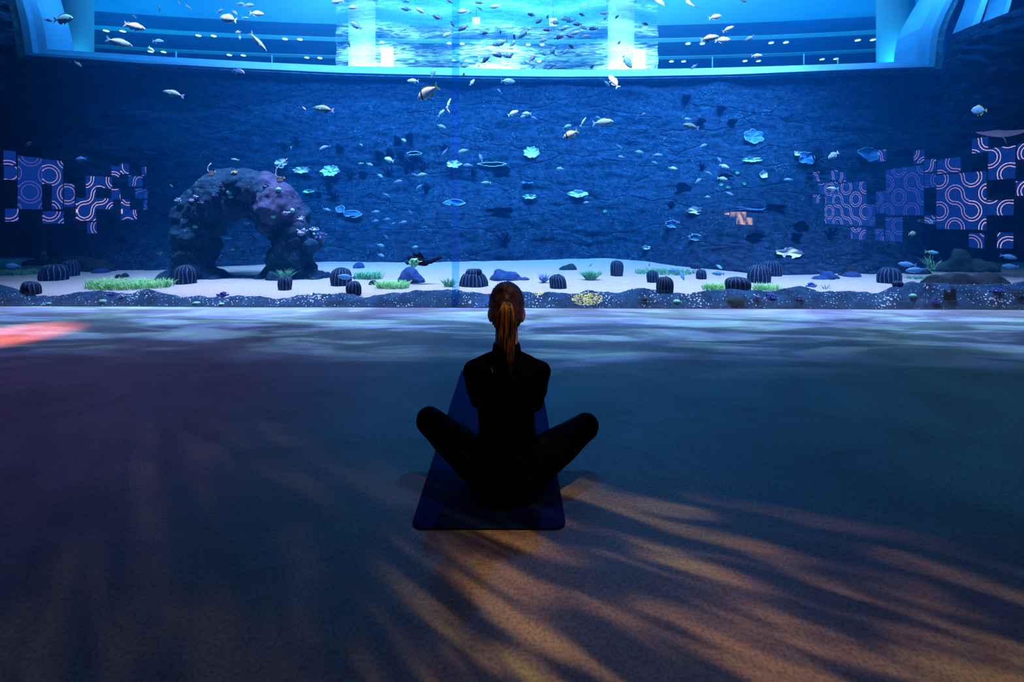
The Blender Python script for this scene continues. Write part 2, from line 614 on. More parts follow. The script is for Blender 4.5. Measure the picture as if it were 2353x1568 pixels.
def pane_material():
    m = bpy.data.materials.new('aquarium_acrylic')
    m.use_nodes = True
    nt = m.node_tree; nt.nodes.clear()
    N, L = nt.nodes.new, nt.links.new
    o = N('ShaderNodeOutputMaterial'); t = N('ShaderNodeBsdfTransparent'); g = N('ShaderNodeBsdfGlossy')
    t.inputs[0].default_value = (0.98, 0.99, 1, 1)
    g.inputs['Roughness'].default_value = 0.0
    fr = N('ShaderNodeFresnel'); fr.inputs[0].default_value = 1.75
    mx = N('ShaderNodeMixShader')
    L(fr.outputs[0], mx.inputs[0]); L(t.outputs[0], mx.inputs[1]); L(g.outputs[0], mx.inputs[2]); L(mx.outputs[0], o.inputs[0])
    return m


def clear_material(name, c=(1, 1, 1)):
    m = bpy.data.materials.new(name)
    m.use_nodes = True
    nt = m.node_tree; nt.nodes.clear()
    o = nt.nodes.new('ShaderNodeOutputMaterial'); t = nt.nodes.new('ShaderNodeBsdfTransparent')
    t.inputs[0].default_value = (*c, 1)
    nt.links.new(t.outputs[0], o.inputs[0])
    return m


M_pane, M_clear = pane_material(), clear_material('acrylic_inside')
SEAM_X = at(1046, 300, GLASS_Y).x
for i, (x0, x1) in enumerate(((XL, SEAM_X - 0.05), (SEAM_X + 0.05, XR))):
    g = MB()
    g.box((x0, GLASS_Y, 0.0), (x1, GLASS_Y + 0.06, 4.4))
    g.mi = [1, 1, 0, 1, 1, 1]
    structure(g.build('window_%d' % (i + 1), [M_pane, M_clear], smooth=False), 'clear aquarium pane %s of the vertical joint' % ('left' if i == 0 else 'right'))


def seam_material():
    m = bpy.data.materials.new('clear_joint_silicone')
    m.use_nodes = True
    nt = m.node_tree; nt.nodes.clear()
    N, L = nt.nodes.new, nt.links.new
    o = N('ShaderNodeOutputMaterial'); t = N('ShaderNodeBsdfTransparent'); d = N('ShaderNodeBsdfTranslucent')
    t.inputs[0].default_value = (0.62, 0.85, 1, 1); d.inputs[0].default_value = (0.25, 0.5, 0.95, 1)
    mx = N('ShaderNodeMixShader'); mx.inputs[0].default_value = 0.05
    L(t.outputs[0], mx.inputs[1]); L(d.outputs[0], mx.inputs[2]); L(mx.outputs[0], o.inputs[0])
    return m


structure(MB().box((SEAM_X - 0.045, GLASS_Y + 0.005, 0.0), (SEAM_X + 0.05, GLASS_Y + 0.055, 4.4)).build('trim_2', seam_material(), smooth=False), 'clear vertical joint between the two aquarium panes')


# ------------------------------------------------------------------ light-panel walls, seen mirrored in the aquarium glass
def panel_material(name, line, back):
    m = bpy.data.materials.new(name)
    m.use_nodes = True
    nt = m.node_tree; nt.nodes.clear()
    N, L = nt.nodes.new, nt.links.new

    def math_(op, a, b=None, c=None):
        n = N('ShaderNodeMath'); n.operation = op
        for i, x in enumerate((a, b, c)):
            if x is None:
                continue
            if isinstance(x, (int, float)):
                n.inputs[i].default_value = x
            else:
                L(x, n.inputs[i])
        return n.outputs[0]
    tc = N('ShaderNodeTexCoord'); sp = N('ShaderNodeSeparateXYZ'); L(tc.outputs['Object'], sp.inputs[0])
    s = 1 / 0.30
    y, z = math_('MULTIPLY', sp.outputs[1], s), math_('MULTIPLY', sp.outputs[2], s)
    fy, fz = math_('FLOOR', y), math_('FLOOR', z)
    ly, lz = math_('SUBTRACT', y, fy), math_('SUBTRACT', z, fz)
    cb = N('ShaderNodeCombineXYZ'); L(fy, cb.inputs[0]); L(fz, cb.inputs[1])
    par = math_('MODULO', math_('ABSOLUTE', math_('ADD', fy, fz)), 2.0)
    wn = N('ShaderNodeTexWhiteNoise'); L(cb.outputs[0], wn.inputs['Vector'])
    odd = math_('GREATER_THAN', wn.outputs['Value'], 0.86)
    flip = math_('ABSOLUTE', math_('SUBTRACT', par, odd))
    a = math_('ABSOLUTE', math_('SUBTRACT', ly, flip))

    def d(u, v):
        return math_('SQRT', math_('ADD', math_('POWER', u, 2.0), math_('POWER', v, 2.0)))
    ra = math_('MINIMUM', d(a, lz), d(math_('SUBTRACT', 1.0, a), math_('SUBTRACT', 1.0, lz)))
    e = math_('ABSOLUTE', math_('SUBTRACT', math_('ABSOLUTE', math_('SUBTRACT', ra, 0.5)), 0.085))
    on = math_('LESS_THAN', e, 0.024)
    mx = N('ShaderNodeMix'); mx.data_type = 'RGBA'
    mx.inputs['A'].default_value = (*back, 1); mx.inputs['B'].default_value = (*line, 1)
    L(on, mx.inputs['Factor'])
    o = N('ShaderNodeOutputMaterial'); em = N('ShaderNodeEmission'); L(mx.outputs['Result'], em.inputs[0]); L(em.outputs[0], o.inputs[0])
    return m


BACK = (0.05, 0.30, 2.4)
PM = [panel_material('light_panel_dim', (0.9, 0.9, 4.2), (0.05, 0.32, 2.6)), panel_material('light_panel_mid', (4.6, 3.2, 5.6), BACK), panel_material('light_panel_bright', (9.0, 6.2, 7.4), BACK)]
TILES_L = [(6, 347, 34, 379, 1), (7, 382, 36, 413, 1), (10, 480, 40, 509, 1), (39, 361, 94, 481, 0), (94, 368, 142, 424, 1), (118, 424, 142, 481, 1),
           (96, 486, 144, 514, 1), (146, 423, 169, 476, 1), (173, 455, 195, 507, 2), (196, 405, 218, 508, 2), (219, 406, 255, 432, 2), (219, 456, 257, 481, 2),
           (255, 434, 274, 458, 2), (199, 511, 220, 536, 1), (255, 382, 273, 406, 2), (275, 377, 294, 400, 2), (325, 383, 334, 404, 1), (294, 405, 325, 428, 1),
           (277, 458, 296, 505, 2), (296, 482, 312, 505, 2), (310, 433, 325, 456, 0), (327, 435, 337, 456, 0), (329, 460, 336, 482, 0)]
TILES_R = [(2236, 317, 2272, 350, 2), (2273, 338, 2335, 412, 2), (2340, 330, 2366, 366, 2), (2337, 416, 2366, 450, 2), (2154, 400, 2227, 527, 1), (2228, 395, 2268, 528, 2),
           (2270, 460, 2331, 495, 2), (2229, 536, 2263, 570, 1), (2294, 535, 2330, 571, 2), (2038, 385, 2124, 495, 0), (2102, 345, 2125, 375, 1), (2127, 366, 2152, 395, 1),
           (2156, 364, 2209, 397, 1), (2127, 399, 2152, 431, 0), (2127, 495, 2150, 515, 1), (1927, 420, 1992, 517, 1), (1884, 420, 1926, 445, 1), (1898, 446, 1926, 468, 1),
           (1897, 470, 1926, 515, 1), (1870, 395, 1884, 417, 1), (1912, 391, 1926, 414, 1), (1929, 396, 1944, 418, 1), (1870, 447, 1885, 467, 1), (1993, 470, 2012, 520, 0),
           (2015, 440, 2036, 490, 0), (2037, 500, 2075, 555, 0), (1957, 523, 1990, 550, 1), (2013, 526, 2032, 553, 0), (2018, 345, 2037, 371, 1)]
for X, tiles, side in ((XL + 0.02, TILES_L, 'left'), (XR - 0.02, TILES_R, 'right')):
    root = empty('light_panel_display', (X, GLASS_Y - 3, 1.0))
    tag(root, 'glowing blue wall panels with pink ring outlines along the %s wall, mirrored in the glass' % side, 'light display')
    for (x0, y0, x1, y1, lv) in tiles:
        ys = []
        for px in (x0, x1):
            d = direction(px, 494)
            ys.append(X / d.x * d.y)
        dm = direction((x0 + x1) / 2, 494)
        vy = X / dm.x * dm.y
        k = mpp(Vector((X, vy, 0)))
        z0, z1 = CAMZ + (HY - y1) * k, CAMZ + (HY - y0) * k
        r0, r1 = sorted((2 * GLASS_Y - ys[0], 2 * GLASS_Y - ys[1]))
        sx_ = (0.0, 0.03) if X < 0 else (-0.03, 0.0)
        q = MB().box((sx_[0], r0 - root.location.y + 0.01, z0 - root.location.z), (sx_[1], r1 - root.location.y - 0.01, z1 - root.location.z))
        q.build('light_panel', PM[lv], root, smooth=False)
# glowing boxes added on the right wall for a lit room's warm reflection
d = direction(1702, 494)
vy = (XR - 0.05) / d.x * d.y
rt = empty('added_warm_glow', (XR - 0.02, 2 * GLASS_Y - vy, CAMZ))
tag(rt, 'added glowing panes for a lit room on the right wall, mirrored in the aquarium glass', 'added glow')
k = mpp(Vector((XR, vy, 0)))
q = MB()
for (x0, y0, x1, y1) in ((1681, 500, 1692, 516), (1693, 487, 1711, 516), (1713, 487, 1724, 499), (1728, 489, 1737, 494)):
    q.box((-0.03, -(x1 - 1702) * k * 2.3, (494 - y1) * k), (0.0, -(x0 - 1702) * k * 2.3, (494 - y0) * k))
def warm_glow_mat():
    m = mat('warm_room_glow', (0.1, 0.05, 0.02), 0.5, emit=(1.0, 0.6, 0.25), estr=5.0)
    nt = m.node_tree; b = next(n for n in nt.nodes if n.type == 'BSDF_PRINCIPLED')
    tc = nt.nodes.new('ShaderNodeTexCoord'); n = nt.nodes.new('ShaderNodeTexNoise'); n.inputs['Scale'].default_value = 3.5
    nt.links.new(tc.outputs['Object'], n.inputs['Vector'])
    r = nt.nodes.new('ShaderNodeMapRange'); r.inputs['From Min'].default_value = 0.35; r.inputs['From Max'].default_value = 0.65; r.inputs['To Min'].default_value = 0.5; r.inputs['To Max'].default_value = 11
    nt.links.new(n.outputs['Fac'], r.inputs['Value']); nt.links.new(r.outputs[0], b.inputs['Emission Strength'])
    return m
q.build('lit_pane', warm_glow_mat(), rt, smooth=False)


# ------------------------------------------------------------------ tank: rock wall
SAND_Z = 0.07
Y_BASE = [(-300, 590), (60, 592), (100, 604), (200, 622), (380, 622), (480, 617), (750, 606), (1000, 605), (1250, 600), (1400, 597), (1480, 602), (1560, 612), (1700, 622), (1800, 629), (2000, 629), (2070, 624), (2160, 611), (2353, 604), (2700, 604)]
LEDGE_IN = [(109, 113), (222, 120), (385, 131), (600, 143), (800, 152), (1000, 155), (1200, 159), (1400, 160), (1600, 157), (1750, 153), (1900, 148), (2010, 144), (2106, 140)]
LEDGE_OUT = [(40, 131), (110, 136), (222, 143), (300, 150), (385, 153), (500, 160), (600, 164), (760, 172), (900, 176), (1100, 180), (1300, 182), (1500, 180), (1700, 176), (1900, 167), (2050, 161), (2163, 158)]
FRAME_Y = 12.2


def wall_top(px):
    if px < 36:
        return -90
    if px > 2166:
        return interp([(2166, 152), (2176, 92), (2230, 62), (2353, 15), (2700, -120)], px)
    return interp(LEDGE_OUT, px) - 9 + 2.5 * noise.noise(Vector((px * 0.03, 1.3, 0)))


def wall_depth(px, py):
    yb = interp(Y_BASE, px)
    zb = (CAMZ - SAND_Z) * F / (yb - HY)
    yt = FRAME_Y * bow(px) + 0.22
    t = min(1.0, max(0.0, (py - 170.0) / (yb - 170.0)))
    e = t * t * (0.5 + 0.5 * t)
    Y = yt + (zb - yt) * e

    def bulge(cx, cy, sx, sy, a):
        return a * math.exp(-((px - cx) / sx) ** 2 - ((py - cy) / sy) ** 2)
    Y -= bulge(1690, 520, 150, 95, 0.75) + bulge(300, 560, 110, 60, 0.35) + bulge(1980, 540, 120, 60, 0.4) + bulge(1150, 520, 240, 60, 0.35) + bulge(900, 330, 200, 60, 0.2)
    return Y


V, Fc = [], []
cols = [-280 + 9 * i for i in range(326)]
NR = 132
for i, px in enumerate(cols):
    t0, b0 = wall_top(px), interp(Y_BASE, px) + 9
    for j in range(NR):
        py = t0 + (b0 - t0) * j / (NR - 1)
        p = at(px, py, wall_depth(px, py))
        n = 0.20 * noise.fractal(p * 0.55, 1.0, 2.1, 4) + 0.05 * (1 - abs(noise.fractal(Vector((p.x * 0.9, p.y, p.z * 2.6)), 1.0, 2.0, 4)) * 2.2) + 0.05 * noise.fractal(Vector((p.x * 3.2, p.y, p.z * 5.0)), 0.8, 2.0, 4)
        edge = min(1.0, j / 9.0)
        p = p + Vector((0, -n * (0.25 + 0.75 * edge), 0))
        V.append(p)
for i in range(len(cols) - 1):
    for j in range(NR - 1):
        a = i * NR + j
        Fc.append((a, a + 1, a + NR + 1, a + NR))
M_rock = rock('reef_rock', (0.001, 0.010, 0.034), (0.022, 0.085, 0.190), (0.06, 0.20, 0.30), 6.5, 12, 0.19, 1.0, True, (1, 1, 1.5))
rockwall = make('rock_wall', V, Fc, M_rock)
structure(rockwall, 'tall cracked reef rock wall at the back of the tank')
ROCK = bvh(rockwall)

# blue side and back paint of the tank above the rocks
M_blue = mat('tank_blue_paint', (0.02, 0.07, 0.26), 0.7, (0.025, 0.09, 0.32), 0.8)
structure(MB().box((12.7, 13.6, 0), (24, 13.9, 9.5)).build('wall_back_right', M_blue, smooth=False))
structure(MB().box((-26, 13.6, 0), (-15.6, 13.9, 9.5)).build('wall_back_left', M_blue, smooth=False))

# ------------------------------------------------------------------ tank: sand
def sand_z(x, y):
    h = SAND_Z + 0.02 * noise.noise(Vector((x * 0.7, y * 0.9, 0))) + 0.006 * noise.noise(Vector((x * 4, y * 5, 3)))
    return h + 0.05 * max(0, y - 9.0) * 0.3 - 0.32 * max(0.0, 6.48 - y)


V, Fc = [], []
nx, ny = 220, 70
for j in range(ny):
    y = 5.98 + (13.5 - 5.98) * (j / (ny - 1)) ** 1.3
    for i in range(nx):
        x = -17 + 34 * i / (nx - 1)
        V.append((x, y, sand_z(x, y)))
for j in range(ny - 1):
    for i in range(nx - 1):
        a = j * nx + i
        Fc.append((a, a + 1, a + nx + 1, a + nx))
M_sand = mat('coral_sand', (0.19, 0.19, 0.20), 0.95, (0.39, 0.38, 0.37), 75, 0.35, 0.1, 6, 0.36, 0.54)
sand = make('sand', V, Fc, M_sand)
tag(sand, 'pale coral sand spread over the tank floor', 'sand', kind='stuff')
SAND = bvh(sand)


def on_ground(px, py):
    d = direction(px, py).normalized()
    h = SAND.ray_cast(EYE, d)
    return h[0] if h[0] is not None else ground(px, py, SAND_Z)


def on_rock(px, py):
    d = direction(px, py).normalized()
    h = ROCK.ray_cast(EYE, d)
    return h[0] if h[0] is not None else at(px, py, wall_depth(px, py))


# ------------------------------------------------------------------ tank: low rock ridge right behind the glass
RIDGE = [(-260, 640), (0, 655), (30, 663), (60, 677), (110, 683), (200, 672), (240, 671), (300, 676), (345, 668), (420, 682), (520, 684), (600, 683), (640, 690), (700, 680), (780, 675), (850, 683), (900, 675), (960, 671), (990, 670), (1025, 663), (1070, 671), (1130, 675), (1200, 672), (1260, 675), (1310, 677), (1350, 668), (1410, 676), (1480, 663), (1540, 675), (1600, 673), (1640, 667), (1700, 666), (1780, 671), (1830, 659), (1880, 669), (1960, 672), (2020, 674), (2050, 660), (2090, 650), (2160, 652), (2230, 655), (2353, 650), (2650, 645)]
V, Fc = [], []
cols = [-250 + 4.5 * i for i in range(630)]
NS = 22
for px in cols:
    yc = 6.28 + 0.10 * noise.noise(Vector((px * 0.006, 0, 7)))
    top = at(px, interp(RIDGE, px), yc).z
    x0 = at(px, 680, yc).x
    for j in range(NS):
        s = j / (NS - 1)
        y = 5.95 + 1.0 * s
        if s < 0.33:
            z = -0.12 + (top + 0.12) * math.sin(s / 0.33 * math.pi / 2) ** 0.75
        else:
            q = (s - 0.33) / 0.67
            z = top - (top + 0.10) * (1 - math.cos(q * math.pi)) / 2
        x = x0 * y / yc
        b_ = noise.fractal(Vector((x * 5, y * 5, z * 5)), 0.9, 2.0, 5)
        V.append((x, max(5.94, y - 0.035 * b_ * (s > 0)), z + 0.035 * b_))
for i in range(len(cols) - 1):
    for j in range(NS - 1):
        a = i * NS + j
        Fc.append((a, a + NS, a + NS + 1, a + 1))
M_ridge = rock('ridge_rock', (0.003, 0.030, 0.080), (0.014, 0.10, 0.21), (0.75, 0.85, 0.9), 4.0, 25, 0.215, 1.0, False, (1, 1, 1))
ridge = make('rock_ridge', V, Fc, M_ridge)
tag(ridge, 'low wavy rock ridge sprinkled with white grit along the bottom of the glass', 'rock')
RIDGEB = bvh(ridge)


def on_ridge(px, py):
    d = direction(px, py).normalized()
    h = RIDGEB.ray_cast(EYE, d)
    return h[0] if h[0] is not None else on_ground(px, py)


# ------------------------------------------------------------------ far window: frame and ledge
def sweep(inner, outer, y0, dy, name, m, parent):
    V, Fc = [], []
    for (a, b_) in zip(inner, outer):
        for (p, yy) in ((a, y0), (b_, y0), (b_, y0 + dy), (a, y0 + dy)):
            V.append(at(p[0], p[1], y0 * bow(p[0])) + Vector((0, yy - y0, 0)))
    n = len(inner)
    for i in range(n - 1):
        for k in range(4):
            Fc.append((i * 4 + k, i * 4 + (k + 1) % 4, i * 4 + 4 + (k + 1) % 4, i * 4 + 4 + k))
    Fc.append((3, 2, 1, 0)); Fc.append(tuple((n - 1) * 4 + k for k in range(4)))
    return make(name, V, Fc, m, parent, smooth=False)


def lerp2(a, b, t):
    return (a[0] + (b[0] - a[0]) * t, a[1] + (b[1] - a[1]) * t)


LJ_IN = [(60, -70), (74, -30), (84, 5), (96, 40), (103, 75), (109, 113)]
LJ_OUT = [(8, -70), (14, -30), (19, 5), (28, 45), (35, 90), (40, 131)]
RJ_IN = [(2106, 140), (2109, 100), (2116, 65), (2130, 35), (2150, 0), (2172, -35), (2200, -70)]
RJ_OUT = [(2163, 158), (2167, 105), (2173, 70), (2185, 37), (2203, 0), (2222, -35), (2248, -70)]
xs = [109 + (2106 - 109) * i / 40 for i in range(41)]
b_in = [(x, interp(LEDGE_IN, x)) for x in xs]
b_out = [(40 + (2163 - 40) * i / 40, interp(LEDGE_OUT, 40 + (2163 - 40) * i / 40)) for i in range(41)]
inn = LJ_IN[:-1] + b_in + RJ_IN[1:]
out = LJ_OUT[:-1] + b_out + RJ_OUT[1:]
M_frame = mat('pale_window_frame', (0.30, 0.50, 0.70), 0.55, (0.34, 0.54, 0.74), 1.2)
M_strip = rock('encrusted_edge', (0.06, 0.14, 0.2), (0.25, 0.42, 0.5), (0.7, 0.9, 0.95), 4, 40, 0.12, 0.6, False, (1, 1, 1))
win = empty('window_3', at(1195, 150, FRAME_Y))
structure(win, 'wide far window frame with rounded corners above the rock wall')
mid = [lerp2(a, b_, 0.74) for a, b_ in zip(inn, out)]
m1 = [lerp2(a, b_, 0.48) for a, b_ in zip(inn, out)]
mi = Matrix.Translation(-win.location)
for args in ((inn, m1, FRAME_Y - 0.02, 0.7, 'frame_reveal', M_frame), (m1, mid, FRAME_Y - 0.14, 0.8, 'frame', M_frame), (mid, out, FRAME_Y - 0.08, 0.6, 'encrusted_edge', M_strip)):
    o = sweep(*args, win)
    o.data.transform(mi)
# two narrower frames of the next windows on the right
for nm, ii, oo in (('window_4', [(2232, 60), (2244, 30), (2256, 0), (2272, -50)], [(2252, 52), (2261, 28), (2270, 0), (2285, -50)]), ('window_5', [(2303, 36), (2311, 15), (2318, -10), (2325, -50)], [(2316, 30), (2322, 13), (2327, -10), (2335, -50)])):
    structure(sweep(ii, oo, FRAME_Y + 0.5, 0.5, nm, M_frame, None), 'edge of a neighbouring far window above the right rocks')

# ------------------------------------------------------------------ hall beyond the far window
HZ = 9.0
hallceil = []
M_soffit = mat('hall_soffit', (0.10, 0.36, 0.55), 0.7, (0.12, 0.40, 0.60), 0.6)
M_panel = mat('hall_dark_ceiling', (0.030, 0.115, 0.24), 0.6, (0.036, 0.13, 0.27), 0.5)
M_cove = mat('hall_ceiling_band', (0.20, 0.58, 0.68), 0.6, (0.22, 0.62, 0.72), 0.5)


def band(name, y0, y1, m, dz=0.0):
    V, Fc = [], []
    xs = [-330 + 60 * i for i in range(53)]
    for px in xs:
        for yy in (y0, y1):
            p = ground(px, rowat(px, yy), HZ + dz)
            V += [p, p + Vector((0, 0, 0.2))]
    for i in range(len(xs) - 1):
        a, c = i * 4, i * 4 + 4
        Fc += [(a, a + 2, c + 2, c), (a + 1, c + 1, c + 3, a + 3), (a, c, c + 1, a + 1), (a + 2, a + 3, c + 3, c + 2)]
    return structure(make(name, V, Fc, m, None, smooth=False))


band('ceiling_soffit', -190, 62, M_soffit, -0.06)
band('ceiling_panel', 62, 93, M_panel)
band('trim_3', 93, 101, M_cove, -0.03)
band('ceiling_panel', 101, 134, M_panel)
band('trim_4', 134, 140, M_cove, -0.03)
band('ceiling_panel', 140, 186, M_panel)
structure(MB().box((-34, 13.2, 4.9), (34, 27, 5.15)).build('floor_far', M_panel, smooth=False))
structure(MB().box((-34, 27, 3), (34, 27.3, 10)).build('wall_far', M_panel, smooth=False))


def cyl_pts(x, y, z0, z1, n=10):
    return [(x, y, z0 + (z1 - z0) * i / n) for i in range(n + 1)]


def ribbed():
    m, nt, b = nodes('ribbed_pillar_cladding')
    tc = nt.nodes.new('ShaderNodeTexCoord'); gr = nt.nodes.new('ShaderNodeTexGradient'); gr.gradient_type = 'RADIAL'
    nt.links.new(tc.outputs['Object'], gr.inputs[0])
    mu = nt.nodes.new('ShaderNodeMath'); mu.operation = 'MULTIPLY'; mu.inputs[1].default_value = 120 * 6.283
    sn = nt.nodes.new('ShaderNodeMath'); sn.operation = 'SINE'
    nt.links.new(gr.outputs['Fac'], mu.inputs[0]); nt.links.new(mu.outputs[0], sn.inputs[0])
    bp = nt.nodes.new('ShaderNodeBump'); bp.inputs['Strength'].default_value = 0.3; bp.inputs['Distance'].default_value = 0.02
    nt.links.new(sn.outputs[0], bp.inputs['Height']); nt.links.new(bp.outputs[0], b.inputs['Normal'])
    b.inputs['Base Color'].default_value = (0.72, 0.82, 0.86, 1)
    b.inputs['Roughness'].default_value = 0.7
    return m


M_pillar = ribbed()
M_collar = mat('pillar_collar', (0.03, 0.12, 0.3), 0.5)
M_bulb = glow('lamp_diffuser', (0.95, 1.0, 1.0), 6.0)
PILLARS = [(170, 97, 'leftmost'), (832, 63, 'second from the left'), (1427, 61, 'third from the left'), (2057, 90, 'rightmost')]
for px, wd, nm in PILLARS:
    Y = 15.8 * bow(px)
    p = at(px, 100, Y)
    u = (px - 1195) / F
    r = 0.5 * wd * mpp(p) / math.sqrt(1 + u * u)
    root = empty('pillar', (p.x, p.y, 5.15))
    structure(root, 'pale ribbed round pillar beyond the far window, %s of the four' % nm)
    MB().tube(cyl_pts(0, 0, 0, HZ - 5.15), r, 40).build('shaft', M_pillar, root)
    if 400 < px < 1900:
        zc = at(px, 4, Y).z - 5.15
        MB().tube([(0, 0, zc - 0.02), (0, 0, zc + 0.16)], r * 1.16, 40).build('collar', M_collar, root)
# lit white boards beside the two middle pillars
for (x0, y0, x1, y1, nm) in ((875, 107, 902, 175, 'left'), (1457, 113, 1483, 178, 'right')):
    a, c = at(x0, y1, 14.4), at(x1, y0, 14.4)
    a.z = 5.15
    o = MB().box((0, 0, 0), (c.x - a.x, 0.12, c.z - a.z)).build('lit_board', mat('lit_board_face', (0.8, 0.9, 0.95), 0.5, emit=(0.93, 1, 1), estr=2.2), smooth=False)
    o.location = (a.x, a.y, a.z)
    tag(o, 'upright glowing white board beside the %s middle pillar beyond the far window' % nm, 'light board')


# added sheet with water ripple reflections painted in, brightened by added unseen lamps
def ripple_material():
    m = bpy.data.materials.new('painted_ripple_sheet')
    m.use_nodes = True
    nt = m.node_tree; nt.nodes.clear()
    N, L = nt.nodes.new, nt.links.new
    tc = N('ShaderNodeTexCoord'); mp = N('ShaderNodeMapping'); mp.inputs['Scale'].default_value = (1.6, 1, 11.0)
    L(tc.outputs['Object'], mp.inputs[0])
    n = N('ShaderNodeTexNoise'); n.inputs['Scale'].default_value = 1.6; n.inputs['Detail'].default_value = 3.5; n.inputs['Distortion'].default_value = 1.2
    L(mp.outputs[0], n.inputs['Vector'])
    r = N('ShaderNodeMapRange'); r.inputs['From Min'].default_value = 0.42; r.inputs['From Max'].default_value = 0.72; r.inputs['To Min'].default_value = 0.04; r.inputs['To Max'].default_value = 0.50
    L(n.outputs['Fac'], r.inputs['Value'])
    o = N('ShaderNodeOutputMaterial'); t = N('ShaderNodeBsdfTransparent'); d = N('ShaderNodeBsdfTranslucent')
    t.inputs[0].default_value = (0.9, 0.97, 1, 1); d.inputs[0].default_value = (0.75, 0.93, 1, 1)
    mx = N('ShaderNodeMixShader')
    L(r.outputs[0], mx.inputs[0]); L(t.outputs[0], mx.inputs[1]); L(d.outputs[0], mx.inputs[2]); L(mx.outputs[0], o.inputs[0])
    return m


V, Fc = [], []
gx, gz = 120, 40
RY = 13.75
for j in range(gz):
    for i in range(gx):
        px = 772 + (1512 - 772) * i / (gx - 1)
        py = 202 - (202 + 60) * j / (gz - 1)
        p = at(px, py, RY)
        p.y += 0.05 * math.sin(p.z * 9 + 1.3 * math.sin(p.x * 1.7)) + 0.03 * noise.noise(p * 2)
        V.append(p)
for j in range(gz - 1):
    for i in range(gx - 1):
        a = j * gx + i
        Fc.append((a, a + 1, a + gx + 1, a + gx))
scr = make('ripple_reflection_sheet', V, Fc, ripple_material())
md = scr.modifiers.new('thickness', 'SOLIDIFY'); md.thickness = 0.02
tag(scr, 'see-through added sheet with painted water ripple reflections in front of the two middle pillars', 'ripple sheet')
for px, pw, wid in ((880, 190, 115), (1147, 280, 110), (1440, 190, 115)):  # unseen lamps added to make the bright ripple zones
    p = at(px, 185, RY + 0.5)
    l = lamp('added_ripple_light', 'AREA', (p.x, p.y, p.z - 0.1), pw, (0.85, 0.97, 1.0), shape='RECTANGLE', size=wid * 0.012, size_y=0.3)
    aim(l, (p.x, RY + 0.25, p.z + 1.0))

# downlights along the two ceiling bands
DOWN = [(244, 69), (282, 70), (456, 80), (491, 81), (655, 88), (689, 89), (878, 95), (1032, 98), (1062, 99), (1214, 101), (1246, 101), (1581, 99), (1614, 99), (1772, 97), (1806, 96), (1971, 91), (2006, 90),
        (346, 117), (376, 118), (527, 125), (559, 126), (705, 131), (735, 132), (905, 135), (1043, 137), (1073, 138), (1210, 139), (1239, 140), (1543, 140), (1571, 140), (1712, 139), (1743, 139), (1889, 135), (1921, 134), (2104, 128)]
M_ring = mat('lamp_ring', (0.5, 0.6, 0.65), 0.4)

# ------------------------------------------------------------------ the water itself
def water_material():
    m = bpy.data.materials.new('tank_water')
    m.use_nodes = True
    nt = m.node_tree; nt.nodes.clear()
    N, L = nt.nodes.new, nt.links.new
    o = N('ShaderNodeOutputMaterial'); a = N('ShaderNodeVolumeAbsorption'); s = N('ShaderNodeVolumeScatter'); ad = N('ShaderNodeAddShader')
    a.inputs['Color'].default_value = (0.0, 0.72, 0.93, 1); a.inputs['Density'].default_value = 0.15
    s.inputs['Color'].default_value = (0.0, 0.30, 1.0, 1); s.inputs['Density'].default_value = 0.022
    L(a.outputs[0], ad.inputs[0]); L(s.outputs[0], ad.inputs[1]); L(ad.outputs[0], o.inputs['Volume'])
    return m


water = MB().box((-24, GLASS_Y + 0.065, -0.1), (24, 13.5, 8.6)).build('water', water_material(), smooth=False)
structure(water, 'clear blue water filling the tank')

# ------------------------------------------------------------------ labels: where a small thing is, told by things one can find
LANDMARKS = [
    ('the leftmost pillar', 170, 75), ('the second pillar from the left', 832, 75), ('the third pillar from the left', 1427, 80), ('the rightmost pillar', 2055, 70),
    ('the left glowing white board', 889, 132), ('the right glowing white board', 1470, 138), ('the hanging sign nearer the seam', 1094, 47),
    ('the hanging sign between the middle pillars', 1271, 50), ('the large oval ceiling lamp', 955, 84), ('the small oval ceiling lamp', 1342, 15),
    ('the left end of the far ledge', 75, 130), ('the right end of the far ledge', 2140, 155), ('the middle pool of white ripples', 1148, 140),
    ('the big black-barred fish', 983, 213), ('the smaller black-barred fish', 1311, 309), ('the fluted cyan coral', 764, 394), ('the round cyan lettuce coral', 1221, 352),
    ('the pink-white flower coral', 652, 377), ('the white-rimmed blue plate coral', 806, 488), ('the top of the arch rock', 560, 392), ('the opening of the arch rock', 545, 545),
    ('the bright white plate coral', 1806, 580), ('the crescent-shaped white coral', 1747, 402), ('the green lettuce leaf', 958, 603), ('the long front grass bed', 290, 655),
    ('the blue ring coral', 1725, 316), ('the white-bellied silver fish', 1385, 282), ('the long pink-tailed fish', 744, 251), ('the big yellow-green fish', 525, 43),
    ('the pink-backed diving fish', 1410, 185), ('the pale blue butterflyfish', 2250, 254), ('the big dark boulder', 2250, 640), ('the white-edged dark plate coral', 1140, 382),
    ('the white scalloped plate coral', 1326, 446), ('the pale white dish coral', 1596, 484), ('the round green grass ball', 1358, 630), ('the two-tier ridged coral', 1086, 645),
    ('the yellow patch on the ridge', 1345, 690), ('the smooth blue boulder', 940, 640), ('the right leg of the arch rock', 680, 600), ('the left leg of the arch rock', 440, 590),
    ('the far right grass tuft', 2143, 605), ('the teal surgeonfish', 145, 44), ('the big diving silver-backed fish', 593, 96), ('the big dark bream', 1441, 142),
    ('the white triangular ray', 1588, 10), ('the seam of the glass', 1046, 300), ('the head of the seated woman', 1160, 690),
]
USED = set()


